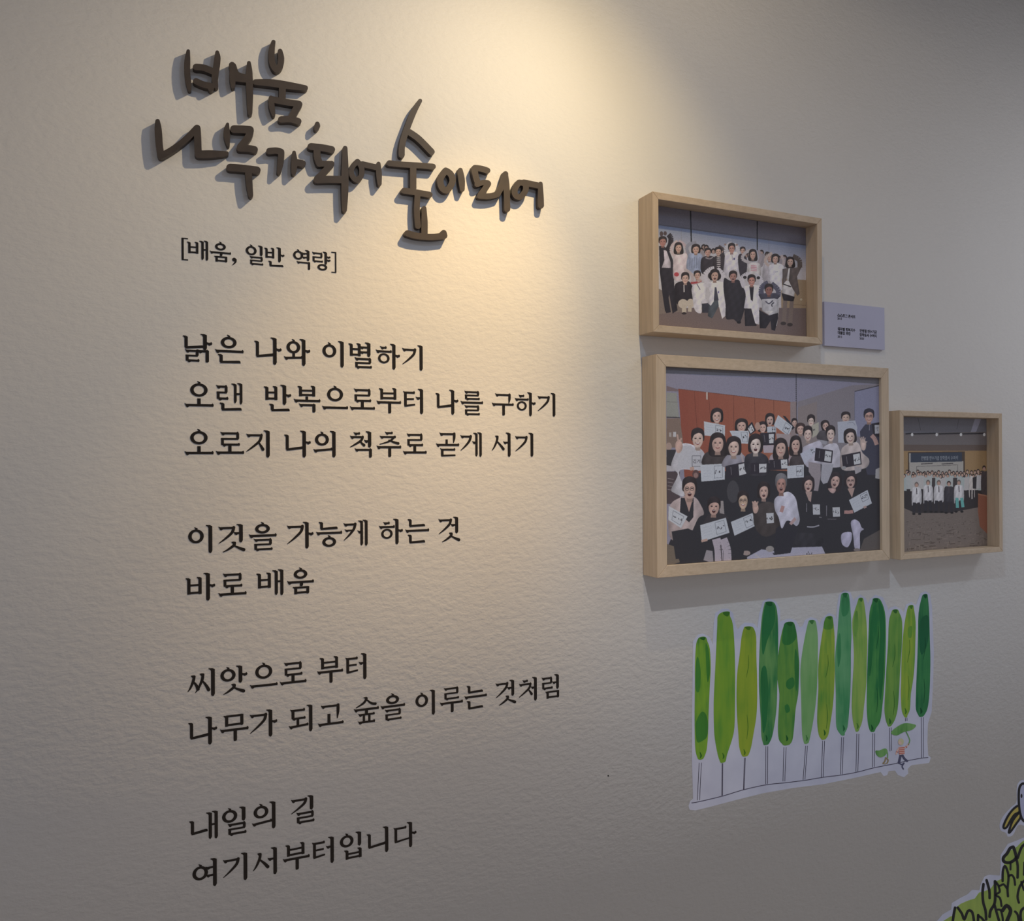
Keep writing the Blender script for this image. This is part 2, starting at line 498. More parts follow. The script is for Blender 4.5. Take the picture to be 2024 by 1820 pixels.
SYL = {
    '배': lambda g: (g.B(2, 47, 16, 64), g.AE(85, 4, 96, 46)),
    '움': lambda g: (g.o(50, 25, 24, 17), g.U_(53, 68), g.M(26, 80, 72, 92)),
    '일': lambda g: (g.o(30, 30, 25, 22), g.v(76, 3, 52), g.L(24, 82, 60, 92)),
    '반': lambda g: (g.B(4, 46, 11, 54), g.A(71, 3, 74, 40), g.N(22, 88, 72, 92)),
    '역': lambda g: (g.o(28, 31, 24, 22), g.v(76, 3, 56), g.h(48, 74, 20, 5.5), g.h(48, 74, 39, 5.5), g.Gf(22, 86, 65, 98)),
    '량': lambda g: (g.L(6, 54, 13, 52), g.v(71, 3, 66), g.b(71, 84, 28, 5.5), g.h(76, 93, 28, 5.5), g.b(71, 84, 44, 5.5), g.h(76, 93, 44, 5.5), g.o(54, 80, 24, 16, False)),
    '낡': lambda g: (g.N(4, 66, 11, 49, 3), g.A(71, 2, 58, 34), g.L(8, 50, 61, 94, 5.5), g.Gf(48, 84, 61, 99)),
    '은': lambda g: (g.o(48, 27, 26, 20), g.h(4, 96, 57), g.N(16, 86, 69, 94)),
    '나': lambda g: (g.N(5, 68, 17, 68, 5), g.A(71, 2, 98, 44)),
    '와': lambda g: (g.o(35, 32, 24, 22), g.s(36, 54, 70, 8), g.h(3, 66, 71, 6, 3), g.A(71, 2, 98, 44)),
    '이': lambda g: (g.o(31, 39, 25, 24), g.v(77, 2, 98)),
    '별': lambda g: (g.B(4, 45, 9, 50), g.v(76, 2, 55), g.h(43, 74, 20, 5.5), g.h(43, 74, 38, 5.5), g.L(24, 84, 63, 93)),
    '하': lambda g: (g.H(3, 62, 17, 57, 22), g.A(71, 2, 98, 46)),
    '기': lambda g: (g.G(4, 56, 20, 75), g.v(77, 2, 98)),
    '오': lambda g: (g.o(50, 29, 28, 23), g.O_(58, 81)),
    '랜': lambda g: (g.L(6, 42, 15, 56), g.v(87, 2, 76, 9), g.v(68, 4, 72, 9), g.b(68, 87, 40, 5.5), g.N(20, 88, 72, 93)),
    '복': lambda g: (g.B(20, 78, 6, 38), g.s(49, 42, 56, 8), g.h(4, 96, 57), g.Gf(22, 80, 73, 99)),
    '으': lambda g: (g.o(50, 32, 29, 25), g.h(4, 96, 80)),
    '로': lambda g: (g.L(20, 80, 13, 52), g.O_(56, 80)),
    '부': lambda g: (g.B(16, 78, 5, 42), g.U_(56, 97)),
    '터': lambda g: (g.T(6, 50, 17, 67, 4), g.E(77, 2, 98, 37, 22)),
    '를': lambda g: (g.L(20, 80, 8, 34, 5.5), g.h(4, 96, 49), g.L(20, 80, 64, 94, 5.5)),
    '구': lambda g: (g.Gh(18, 82, 15, 48), g.U_(53, 97)),
    '지': lambda g: (g.J(5, 62, 19, 76), g.v(77, 2, 98)),
    '의': lambda g: (g.o(34, 33, 25, 22), g.h(4, 70, 73, 6, 5), g.v(77, 2, 98)),
    '척': lambda g: (g.C(5, 58, 10, 60), g.E(77, 2, 62, 38, 20), g.Gf(22, 86, 70, 99)),
    '추': lambda g: (g.h(36, 64, 7, 5.5), g.h(16, 76, 22, 5.5), g.d((72, 21, 7), (52, 38, 6), (16, 49, 2.5)), g.d((50, 34, 4), (70, 42, 7), (86, 46, 8)), g.U_(60, 97)),
    '곧': lambda g: (g.Gh(18, 80, 9, 42), g.s(46, 30, 52, 8), g.h(4, 96, 51), g.D(20, 80, 69, 92)),
    '게': lambda g: (g.G(3, 48, 18, 72), g.EE(86, 2, 98, 41, 17)),
    '서': lambda g: (g.S(3, 54, 15, 72, 27), g.E(77, 2, 98, 41, 25)),
    '것': lambda g: (g.G(4, 56, 14, 66), g.E(77, 2, 66, 33, 24), g.S(18, 88, 64, 97, 56)),
    '을': lambda g: (g.o(49, 21, 25, 17), g.h(4, 96, 45), g.L(20, 80, 60, 93, 5.5)),
    '가': lambda g: (g.G(2, 58, 18, 78), g.A(71, 2, 98, 45)),
    '능': lambda g: (g.N(16, 80, 5, 28, 0), g.h(4, 96, 45), g.o(50, 78, 25, 18)),
    '케': lambda g: (g.K(3, 48, 17, 74), g.EE(86, 2, 98, 45, 15)),
    '는': lambda g: (g.N(16, 80, 6, 30, 0), g.h(4, 96, 49), g.N(16, 80, 65, 92)),
    '바': lambda g: (g.B(3, 50, 18, 70), g.A(71, 2, 98, 46)),
    '씨': lambda g: (g.S(2, 36, 22, 74, 22), g.S(26, 70, 18, 80, 50), g.v(82, 2, 98)),
    '앗': lambda g: (g.o(31, 32, 25, 22), g.A(72, 2, 62, 33), g.S(16, 84, 65, 97, 52)),
    '무': lambda g: (g.M(18, 80, 8, 40), g.U_(57, 97)),
    '되': lambda g: (g.h(8, 58, 17, 6), g.s(17, 17, 47, 9), g.h(13, 60, 46, 5.5), g.s(34, 48, 72, 8), g.h(3, 70, 75, 6, 4), g.v(79, 2, 98)),
    '고': lambda g: (g.Gh(16, 80, 16, 62), g.O_(44, 80, 44)),
    '숲': lambda g: (g.p.append([(38, 0), (50, -2), (56, 3), (52, 10)]), g.d((51, 4, 7), (40, 20, 7), (12, 35, 2.5)), g.d((50, 8, 4), (68, 24, 7), (84, 28, 8)), g.U_(44, 62, 50), g.P(20, 80, 63, 91)),
    '루': lambda g: (g.L(20, 78, 6, 44, 5.5), g.U_(61, 98)),
    '처': lambda g: (g.C(5, 62, 14, 76), g.E(77, 2, 98, 43, 20)),
    '럼': lambda g: (g.L(6, 52, 14, 54), g.E(77, 2, 62, 34, 24), g.M(25, 84, 70, 93)),
    '내': lambda g: (g.N(3, 58, 26, 68, 4), g.AE(86, 2, 98, 47)),
    '길': lambda g: (g.G(6, 60, 13, 58), g.v(77, 2, 54), g.L(24, 84, 62, 93)),
    '여': lambda g: (g.o(30, 45, 25, 24), g.v(77, 2, 98), g.h(48, 76, 31, 5.5), g.h(48, 76, 58, 5.5)),
    '입': lambda g: (g.o(30, 30, 25, 22), g.v(77, 2, 54), g.B(24, 84, 64, 94)),
    '니': lambda g: (g.N(7, 76, 20, 68, 5), g.v(79, 2, 98)),
    '다': lambda g: (g.D(6, 54, 19, 68, 4), g.b(40, 70, 65, 5, 3), g.A(71, 2, 98, 45)),
    '[': lambda g: (g.b(4, 30, 1, 4), g.s(7, -1, 102, 8), g.b(4, 30, 100, 4)),
    ']': lambda g: (g.b(2, 26, 1, 4), g.s(23, -1, 102, 6), g.b(2, 26, 100, 4)),
    ',': lambda g: (g.p.append(disc(14, 80, 9)), g.d((20, 80, 9), (19, 92, 7), (6, 107, 2))),
}


def glyph_polys(ch):
    g = Glyph(); SYL[ch](g)
    return g.p


ADV, SPC = 0.0443, 0.0139


def text_line(text, px, py, label, adv=ADV, spc=SPC, xs=None, ktilt=0.0, vs=1.0):
    s0, z0 = sz(px, py)
    t = thing('vinyl_text_line', label, 'lettering', W(s0, z0 - adv, 0.0), 'black printed lines of Korean text on the wall')
    x = s0
    n = 0
    for i, ch in enumerate(text):
        if ch == ' ':
            x += spc; continue
        if xs is not None:
            x = sz(xs[n], py)[0]
        n += 1
        zt = z0 + ktilt * (x - s0)
        sc = adv / 100.0
        fn = lambda a, b, h, x=x, zt=zt: W(x + a * sc, zt - b * sc * vs, h)
        solid('character', glyph_polys(ch), fn, 0.0001, 0.0005, M_INK, t, W(x, zt - adv, 0))
        x += adv
    return t


LINES = [
    ('낡은 나와 이별하기', 361, 657, 'black Korean serif text line, topmost line of the main poem text'),
    ('오랜  반복으로부터 나를 구하기', 362, 753, 'long black Korean text line second in the poem, between two shorter lines'),
    ('오로지 나의 척추로 곧게 서기', 362, 848, 'black Korean text line third in the poem, above the first wide gap'),
    ('이것을 가능케 하는 것', 368, 1038, 'black Korean text line just below the first wide gap, ending level with lower large frame'),
    ('바로 배움', 367, 1133, 'shortest black Korean text line, two words, midway down the poem'),
    ('씨앗으로 부터', 370, 1324, 'black Korean text line above the long slanting line, starting with a double-toothed character'),
    ('나무가 되고 숲을 이루는 것처럼', 371, 1420, 'longest lower black Korean text line, slanting up toward the tree sticker'),
    ('내일의 길', 374, 1609, 'short black Korean text line, last but one at the bottom of the poem'),
    ('여기서부터입니다', 377, 1703, 'bottom black Korean text line with no gaps between its characters'),
]
for tx, px_, py_, lb in LINES:
    text_line(tx, px_, py_, lb)
_c3 = lambda v: 340 + v / 5.622
text_line('[배움, 일반 역량]', 358, 470, 'small bracketed black Korean line under the raised title', adv=ADV * 0.735,
          xs=[_c3(v) for v in (100, 170, 412, 655, 806, 1024, 1335, 1545, 1765)])

# ------------------------------------------------------------------ raised brush-lettered title
TH = 0.0105


def c1(x, y): return (270 + x / 4.707, 60 + y / 4.707)


def c2(x, y): return (660 + x / 4.4, 170 + y / 4.4)


TITLE = [
    ('raised dark brown brush-lettered character at upper left, first of the short upper title row', c1, [
        [([(480, 192, 34), (472, 280), (470, 380), (480, 470), (492, 545, 36)], 46)],
        [([(750, 205, 38), (752, 260), (740, 350), (728, 450), (740, 520, 40)], 50), ([(552, 340), (625, 347), (720, 385)], 50), ([(552, 472), (620, 502), (700, 518)], 48), ([(690, 525), (690, 540)], 46)],
        [([(888, 322), (895, 360), (893, 440), (897, 520, 40)], 50), ([(900, 330), (935, 410), (1030, 440)], 46), ([(915, 440), (1050, 455)], 56), ([(1045, 302, 36), (1048, 400), (1053, 600), (1055, 768, 44)], 52)],
    ]),
    ('raised dark brown character with a hook-shaped ring on top, second of the upper title row', c1, [
        [([(1273, 107, 40), (1257, 180), (1257, 270), (1275, 330), (1302, 362), (1335, 330), (1345, 260), (1335, 192, 44)], 48)],
        [([(1105, 480, 52), (1250, 488), (1400, 510), (1570, 535, 50)], 58), ([(1357, 525), (1355, 640)], 54), ([(1250, 625, 40), (1257, 700), (1275, 785, 34)], 46),
         ([(1255, 640), (1400, 668), (1505, 682)], 50), ([(1510, 688), (1480, 740), (1440, 815)], 56), ([(1345, 828), (1430, 825), (1505, 845)], 50)],
    ]),
    ('small raised brown dot after the upper title row', c1, [[([(1681, 870, 44), (1680, 890, 56), (1672, 915, 40)], 54)]]),
    ('raised dark brown zigzag-shaped character, first of the lower title row', c1, [
        [([(195, 845, 44), (200, 920), (210, 1060), (225, 1160)], 56), ([(225, 1168), (330, 1110), (450, 1020), (560, 908)], 50), ([(562, 910), (568, 1000), (573, 1150)], 56), ([(575, 1152), (700, 1150), (835, 1145, 44)], 58)],
    ]),
    ('raised dark brown three-piece character below the ringed one, second of the lower title row', c1, [
        [([(846, 872, 30), (838, 930), (842, 1000), (852, 1068, 30)], 48)],
        [([(905, 918), (980, 920), (1055, 925)], 60), ([(1058, 930), (1040, 990), (965, 1085)], 56), ([(962, 1095), (1040, 1098), (1097, 1108)], 54)],
        [([(868, 1275), (950, 1280), (1120, 1300)], 58), ([(1040, 1310), (1048, 1420), (1062, 1535, 46)], 52)],
    ]),
    ('small raised brown two-piece character, third of the lower title row', c1, [
        [([(1235, 1122), (1300, 1118), (1345, 1130)], 50), ([(1347, 1138), (1340, 1230), (1325, 1318, 40)], 48)],
        [([(1465, 1135, 34), (1468, 1230), (1462, 1325, 44)], 50), ([(1475, 1225), (1545, 1238)], 52)],
    ]),
    ('raised brown tall character with a long upright reaching down, fourth of the lower title row', c1, [
        [([(1622, 1080), (1720, 1090), (1815, 1108)], 54), ([(1680, 1100), (1680, 1170), (1702, 1238)], 54), ([(1700, 1240), (1760, 1240), (1810, 1242)], 46), ([(1812, 1242), (1750, 1310), (1680, 1378)], 50),
         ([(1680, 1388), (1800, 1385), (1920, 1388)], 56), ([(1940, 1095, 44), (1940, 1300), (1938, 1500), (1935, 1672, 44)], 54)],
    ]),
    ('small raised brown character with an open ring, left of the tallest title character', c2, [
        [([(205, 655), (160, 705), (155, 770), (195, 815), (238, 780), (240, 705), (205, 655)], 38), ([(245, 678), (320, 695), (375, 708)], 42), ([(388, 675, 36), (392, 760), (398, 850, 36)], 42)],
    ]),
    ('tallest raised brown character of the title, roof-shaped top stroke above stacked bars', c2, [
        [([(750, 128, 36), (700, 210), (655, 320), (612, 440), (592, 530), (590, 600)], 44), ([(655, 400), (740, 460), (850, 572)], 46)],
        [([(482, 670), (600, 682), (740, 690), (862, 700)], 42), ([(690, 705), (690, 890)], 46), ([(610, 910), (700, 922), (832, 945)], 44), ([(728, 945), (722, 1080), (732, 1218)], 42)],
        [([(785, 1062, 40), (788, 1180), (788, 1290)], 46), ([(640, 1280), (720, 1302), (850, 1312), (960, 1302)], 46), ([(962, 1302), (955, 1275)], 42)],
    ]),
    ('raised brown character with an egg-shaped ring, right of the tallest title character', c2, [
        [([(972, 735), (928, 805), (938, 880), (985, 905), (1032, 830), (1015, 765), (972, 735)], 46)],
        [([(1100, 730, 40), (1110, 810), (1117, 898, 42)], 48)],
    ]),
    ('raised brown flowing character with a swooping baseline, last but one of the lower title row', c2, [
        [([(1225, 712), (1280, 718), (1335, 735)], 44), ([(1222, 720), (1235, 790), (1255, 850)], 44), ([(1245, 855), (1300, 838), (1340, 842)], 38), ([(1342, 850), (1310, 900), (1275, 945)], 44),
         ([(1270, 955), (1350, 958), (1425, 940)], 42), ([(1425, 940), (1465, 860), (1492, 765)], 42), ([(1495, 758, 36), (1500, 850), (1505, 960), (1508, 1070)], 44)],
    ]),
    ('small raised brown character ending the lower title row at far right', c2, [
        [([(1610, 838), (1575, 895), (1580, 950), (1625, 962), (1668, 905), (1660, 850), (1610, 838)], 42), ([(1650, 838), (1720, 852), (1790, 868)], 44), ([(1797, 850, 38), (1799, 950), (1802, 1040)], 42)],
    ]),
]
for lb, cf, pieces in TITLE:
    allp = []
    for strokes in pieces:
        polys = []
        for pts, w in strokes:
            polys += brush(pts, w * 1.2, True, 4)
        allp.append([[sz(*cf(x, y), TH) for x, y in poly] for poly in polys])
    xs_ = [p[0] for q in allp for r in q for p in r]; zs_ = [p[1] for q in allp for r in q for p in r]
    base = W(sum(xs_) / len(xs_), min(zs_), 0)
    if len(allp) == 1:
        o = solid('raised_letter', allp[0], lambda a, b, h: W(a, b, h), 0.0002, TH, M_LETTER, None, base, eps=1e-7)
        tag(o, lb, 'letter', 'raised brush letters of the title')
    else:
        t = thing('raised_letter', lb, 'letter', base, 'raised brush letters of the title')
        for q in allp:
            solid('stroke', q, lambda a, b, h: W(a, b, h), 0.0002, TH, M_LETTER, t, base, eps=1e-7)


def lin(v): return v / 12.92 if v <= 0.04045 else ((v + 0.055) / 1.055) ** 2.4


def srgb(v): return 12.92 * v if v <= 0.0031308 else 1.055 * v ** (1 / 2.4) - 0.055


def K(r, g, b, k=2.6):
    """sRGB print colour of something the dim room shows as r, g, b"""
    v = [lin(x / 255.0) * k for x in (r, g, b)]
    m = sum(v) / 3
    v = [m + (x - m) * 0.80 for x in v]
    return tuple(srgb(x / (1 + max(0.0, x - 0.6) * 0.5)) for x in v)


def KL(r, g, b, k=2.15):
    return tuple(min(0.88, lin(v / 255.0) * k) for v in (r, g, b))
# ------------------------------------------------------------------ painter for the flat printed photographs
class Canvas:
    def __init__(c, w, h, mapping, bg=(0.5, 0.5, 0.5)):
        c.w, c.h = w, h
        c.a = np.ones((h, w, 3), np.float32) * np.array(bg, np.float32)
        c.map = mapping                          # photo pixel -> (u, v) in 0..1, v up
        c.tf = lambda x, y: (x, y)
    def zoom(c, ox, oy, k): c.tf = lambda x, y: (ox + x / k, oy + y / k)
    def _p(c, pts):
        r = []
        for x, y in pts:
            u, v = c.map(*c.tf(x, y))
            r.append((u * c.w, (1 - v) * c.h))
        return r
    def _fill(c, q, col, alpha=1.0, sh=0.0):
        xs = [p[0] for p in q]; ys = [p[1] for p in q]
        x0, x1 = max(0, int(min(xs))), min(c.w, int(max(xs)) + 2)
        y0, y1 = max(0, int(min(ys))), min(c.h, int(max(ys)) + 2)
        if x1 <= x0 or y1 <= y0: return
        X, Y = np.meshgrid(np.arange(x0, x1) + 0.5, np.arange(y0, y1) + 0.5)
        m = np.zeros(X.shape, bool)
        n = len(q)
        for i in range(n):
            ax, ay = q[i]; bx, by = q[(i + 1) % n]
            if ay == by: continue
            k = (ay > Y) != (by > Y)
            m ^= k & (X < (bx - ax) * (Y - ay) / (by - ay) + ax)
        sub = c.a[y0:y1, x0:x1]
        cc = np.array(col, np.float32)
        if sh and (x1 - x0) > 12:                # folds and rounding in the photographed cloth
            mx, my = (min(xs) + max(xs)) / 2, (min(ys) + max(ys)) / 2
            gx = np.abs(X - mx) / (max(xs) - min(xs) + 1) * 2; gy = (Y - my) / (max(ys) - min(ys) + 1) * 2
            ph = (x0 * 7 + y0 * 3) % 17
            f = 1 + sh * (0.45 - 1.1 * gx ** 2.5 - 0.25 * gy + 0.35 * np.sin((X * 0.9 + Y * 0.35) * 26.0 / c.w * 6 + ph) * np.sin(Y * 60.0 / c.h + ph * 2))
            cc = (cc[None, None, :] * np.clip(f, 0.3, 1.6)[..., None])[m]
        sub[m] = sub[m] * (1 - alpha) + cc * alpha
    def poly(c, pts, col, alpha=1.0): c._fill(c._p(pts), col, alpha)
    def blob(c, pts, col, alpha=1.0, sh=0.2): c._fill(c._p(catmull(pts, 5, True)), col, alpha, sh)
    def cloth(c, pts, col): c._fill(c._p(pts), col, 1.0, 0.22)
    def ell(c, x, y, rx, ry, col, ang=0.0, alpha=1.0):
        ca, sa = math.cos(ang), math.sin(ang)
        c.poly([(x + rx * math.cos(t) * ca - ry * math.sin(t) * sa, y + rx * math.cos(t) * sa + ry * math.sin(t) * ca) for t in [i * math.pi / 9 for i in range(18)]], col, alpha)
    def line(c, pts, w, col, alpha=1.0):
        pts = [(p[0], p[1]) for p in pts]
        if len(pts) > 2: pts = catmull(pts, 4)
        for i in range(len(pts) - 1):
            (x0, y0), (x1, y1) = pts[i], pts[i + 1]
            l = math.hypot(x1 - x0, y1 - y0)
            if l < 1e-6: continue
            nx, ny = -(y1 - y0) / l * w / 2, (x1 - x0) / l * w / 2
            c.poly([(x0 + nx, y0 + ny), (x0 - nx, y0 - ny), (x1 - nx, y1 - ny), (x1 + nx, y1 + ny)], col, alpha)
    def noise(c, amt, seed=1):
        r = np.random.RandomState(seed)
        n = r.randn(c.h // 2 + 1, c.w // 2 + 1, 1).repeat(2, 0).repeat(2, 1)[:c.h, :c.w]
        c.a *= (1 + amt * n)
    def soften(c, k=1):
        for _ in range(k):
            p = np.pad(c.a, ((1, 1), (1, 1), (0, 0)), 'edge')
            c.a = (p[:-2, 1:-1] + p[2:, 1:-1] + p[1:-1, :-2] + p[1:-1, 2:] + 2 * p[1:-1, 1:-1]) / 6
    def image(c, name):
        im = bpy.data.images.new(name, c.w, c.h, alpha=False)
        buf = np.ones((c.h, c.w, 4), np.float32)
        buf[..., :3] = np.clip(c.a, 0, 1)[::-1]
        im.pixels.foreach_set(buf.ravel())
        im.update(); im.pack()
        return im


def print_mat(name, im):
    m = new_mat(name, (0.5, 0.5, 0.5), 0.45, 0.35)
    t = nd(m, 'ShaderNodeTexImage'); t.image = im; t.extension = 'EXTEND'
    lk(m, t, 'Color', bsdf(m), 'Base Color')
    return m
# ------------------------------------------------------------------ picture frames
M_BOARD = mat_noise('grey_card', (0.30, 0.28, 0.26), (0.34, 0.32, 0.30), 30, 0.8)


class FramePlane:
    def __init__(f, corners, h):
        ss = [sz(x, y, h)[0] for x, y in corners]
        sm = sum(ss) / 4
        f.T, f.N = tangent(sm), normal(sm)
        f.C = W(sm, 0, 0.0006)
        f.h = h
    def hit(f, px, py, h):
        r = ray(px, py)
        O = f.C + f.N * h
        t = (O - EYEP).dot(f.N) / r.dot(f.N)
        p = EYEP + r * t
        return (p - O).dot(f.T), p.z
    def pt(f, x, z, h): return f.C + f.T * x + f.N * h + Vector((0, 0, z))


def make_frame(label, outer, inner, depth, inset, paint, res, name):
    f = FramePlane(outer, depth)
    q = [f.hit(x, y, depth) for x, y in outer]       # TL TR BR BL
    i = [f.hit(x, y, depth) for x, y in inner]
    x0, x1 = (q[0][0] + q[3][0]) / 2, (q[1][0] + q[2][0]) / 2
    z1, z0 = (q[0][1] + q[1][1]) / 2, (q[2][1] + q[3][1]) / 2
    a0, a1 = (i[0][0] + i[3][0]) / 2, (i[1][0] + i[2][0]) / 2
    b1, b0 = (i[0][1] + i[1][1]) / 2, (i[2][1] + i[3][1]) / 2
    # one board thickness all round
    t = (a0 - x0 + x1 - a1 + z1 - b1 + b0 - z0) / 4
    a0, a1, b0, b1 = x0 + t, x1 - t, z0 + t, z1 - t
    print(name, 'size', round(x1 - x0, 3), round(z1 - z0, 3), 'rail', round(t, 4))
    base = f.pt((x0 + x1) / 2, z0, 0)
    root = thing('picture_frame', label, 'picture frame', base, 'wooden box frames on the wall')
    O = [(x0, z1), (x1, z1), (x1, z0), (x0, z0)]; I = [(a0, b1), (a1, b1), (a1, b0), (a0, b0)]
    for k in range(4):
        j = (k + 1) % 4
        e = 0.00012
        ring = [O[k], O[j], I[j], I[k]]
        cx = sum(p[0] for p in ring) / 4; cz = sum(p[1] for p in ring) / 4
        v = [f.pt(p[0], p[1], hh) for hh in (0.0, depth) for p in ring]
        fc = [(0, 1, 2, 3), (7, 6, 5, 4)] + [(4 + m, 4 + (m + 1) % 4, (m + 1) % 4, m) for m in range(4)]
        o = link_mesh('frame_side', v, fc, M_WOOD[0] if k % 2 == 0 else M_WOOD[2], root, f.pt(cx, cz, 0))
        bv = o.modifiers.new('edge', 'BEVEL'); bv.width = 0.0008; bv.segments = 2
    hp = depth - inset
    def box(nm, h0, h1, mat, m=0.0005, uv=False):
        r = [(a0 + m, b0 + m), (a1 - m, b0 + m), (a1 - m, b1 - m), (a0 + m, b1 - m)]
        v = [f.pt(x, z, hh) for hh in (h0, h1) for x, z in r]
        fc = [(3, 2, 1, 0), (4, 5, 6, 7)] + [(k, (k + 1) % 4, 4 + (k + 1) % 4, 4 + k) for k in range(4)]
        u = [(0, 0), (1, 0), (1, 1), (0, 1)] * 2 if uv else None
        return link_mesh(nm, v, fc, mat, root, f.pt((a0 + a1) / 2, b0, h0), None, False, u)
    box('backing_board', max(0.0, hp - 0.004), hp - 0.0004, M_BOARD)
    def mapping(px, py):
        x, z = f.hit(px, py, hp)
        return (x - a0) / (a1 - a0), (z - b0) / (b1 - b0)
    w = res; h = int(res * (b1 - b0) / (a1 - a0))
    cv = Canvas(w, h, mapping)
    paint(cv)
    im = cv.image(name)
    box('photo_print', hp - 0.0003, hp, print_mat(name, im), 0.0004, True)
    return root
# ------------------------------------------------------------------ the three photographs, painted as flat prints
def _mesh_text(body, size):
    cu = bpy.data.curves.new('t', 'FONT'); cu.body = body; cu.size = size
    tmp = bpy.data.objects.new('t', cu); COL.objects.link(tmp)
    me = bpy.data.meshes.new_from_object(tmp.evaluated_get(bpy.context.evaluated_depsgraph_get()))
    bpy.data.objects.remove(tmp, do_unlink=True)
    out = [[(me.vertices[i].co.x, me.vertices[i].co.y) for i in p.vertices] for p in me.polygons]
    bpy.data.meshes.remove(me)
    return out


def ctext(c, body, x, y, size, col, sx=1.0, slope=0.0):
    for p in _mesh_text(body, size):
        c.poly([(x + a * sx, y - b + a * sx * slope) for a, b in p], col)


BLK = K(36, 34, 40); WHT = K(150, 146, 160); PAPER = K(140, 144, 156); SKIN = K(142, 112, 102); HAIR = K(38, 32, 34); LIP = K(105, 52, 52)


def head(c, x, y, w, h, style='short', skin=None, hair=None, mouth='smile', specs=False, tilt=0.0, fringe=0.6):
    """x, y = face centre; w, h = half sizes"""
    skin = skin or SKIN; hair = hair or HAIR
    R = lambda dx, dy: (x + dx * math.cos(tilt) - dy * math.sin(tilt), y + dx * math.sin(tilt) + dy * math.cos(tilt))
    if style == 'long':
        c.blob([R(0, -h * 1.38), R(w * 1.05, -h * 1.05), R(w * 1.45, -h * 0.1), R(w * 1.6, h * 1.1), R(w * 1.0, h * 1.5), R(-w * 1.0, h * 1.5), R(-w * 1.55, h * 1.0), R(-w * 1.4, -h * 0.1), R(-w * 1.05, -h * 1.05)], hair)
    elif style == 'bob':
        c.blob([R(0, -h * 1.4), R(w * 1.15, -h * 1.05), R(w * 1.42, -h * 0.1), R(w * 1.25, h * 0.75), R(w * 0.6, h * 0.9), R(-w * 0.6, h * 0.9), R(-w * 1.3, h * 0.75), R(-w * 1.4, -h * 0.1), R(-w * 1.1, -h * 1.05)], hair)
    else:
        c.blob([R(0, -h * 1.4), R(w * 1.0, -h * 1.1), R(w * 1.2, -h * 0.3), R(w * 0.9, h * 0.25), R(-w * 0.9, h * 0.25), R(-w * 1.2, -h * 0.3), R(-w * 1.0, -h * 1.1)], hair)
    dk = tuple(v * 0.82 for v in skin)
    c.poly([R(-w * 0.4, h * 0.6), R(w * 0.4, h * 0.6), R(w * 0.5, h * 1.35), R(-w * 0.5, h * 1.35)], dk)
    c.blob([R(0, -h * 0.95), R(w * 0.75, -h * 0.7), R(w * 0.96, -h * 0.05), R(w * 0.8, h * 0.55), R(w * 0.35, h * 0.95), R(-w * 0.35, h * 0.95), R(-w * 0.8, h * 0.55), R(-w * 0.96, -h * 0.05), R(-w * 0.75, -h * 0.7)], skin)
    lt = tuple(min(1, v * 1.12) for v in skin)
    c.ell(*R(-w * 0.05, -h * 0.02), w * 0.45, h * 0.4, lt, tilt, 0.5)
    c.blob([R(-w * 0.98, -h * 0.1), R(-w * 0.85, -h * 0.95), R(0, -h * 1.25), R(w * 0.9, -h * 0.9), R(w * 1.0, -h * 0.1), R(w * 0.75, -h * fringe * 1.0), R(w * 0.1, -h * fringe * 1.25), R(-w * 0.65, -h * fringe * 0.85)], hair)
    for s in (-1, 1):
        c.ell(*R(s * w * 0.4, -h * 0.1), w * 0.2, h * 0.07, K(40, 30, 30), tilt)
        c.line([R(s * w * 0.18, -h * 0.26), R(s * w * 0.62, -h * 0.27)], h * 0.05, dk)
        if specs:
            p = [R(s * w * 0.4 + w * 0.3 * math.cos(t), -h * 0.08 + h * 0.2 * math.sin(t)) for t in [k * math.pi / 5 for k in range(11)]]
            c.line(p, h * 0.05, K(50, 42, 42))
    c.line([R(w * 0.02, -h * 0.05), R(w * 0.08, h * 0.2)], w * 0.1, dk)
    c.line([R(-w * 0.12, h * 0.24), R(w * 0.14, h * 0.24)], h * 0.05, dk)
    if mouth == 'open':
        c.ell(*R(0, h * 0.52), w * 0.32, h * 0.2, K(60, 28, 30), tilt); c.line([R(-w * 0.22, h * 0.42), R(w * 0.22, h * 0.42)], h * 0.08, K(150, 140, 138))
    elif mouth == 'grin':
        c.blob([R(-w * 0.45, h * 0.38), R(0, h * 0.46), R(w * 0.45, h * 0.38), R(w * 0.2, h * 0.62), R(-w * 0.2, h * 0.62)], LIP); c.line([R(-w * 0.3, h * 0.44), R(0, h * 0.5), R(w * 0.3, h * 0.44)], h * 0.1, K(165, 158, 155))
    else:
        c.line([R(-w * 0.35, h * 0.45), R(0, h * 0.54), R(w * 0.35, h * 0.45)], h * 0.09, LIP)


def scrawl(c, x, y, w, h, seed):
    r = random.Random(seed)
    n = 3
    for i in range(n):
        cx_ = x + w * (i + 0.5) / n
        for _ in range(3):
            a = (cx_ + r.uniform(-0.4, 0.4) * w / n, y + r.uniform(0.1, 0.9) * h)
            b = (a[0] + r.uniform(-0.35, 0.35) * w / n, a[1] + r.uniform(-0.4, 0.4) * h)
            c.line([a, b], h * 0.13, K(34, 32, 36))


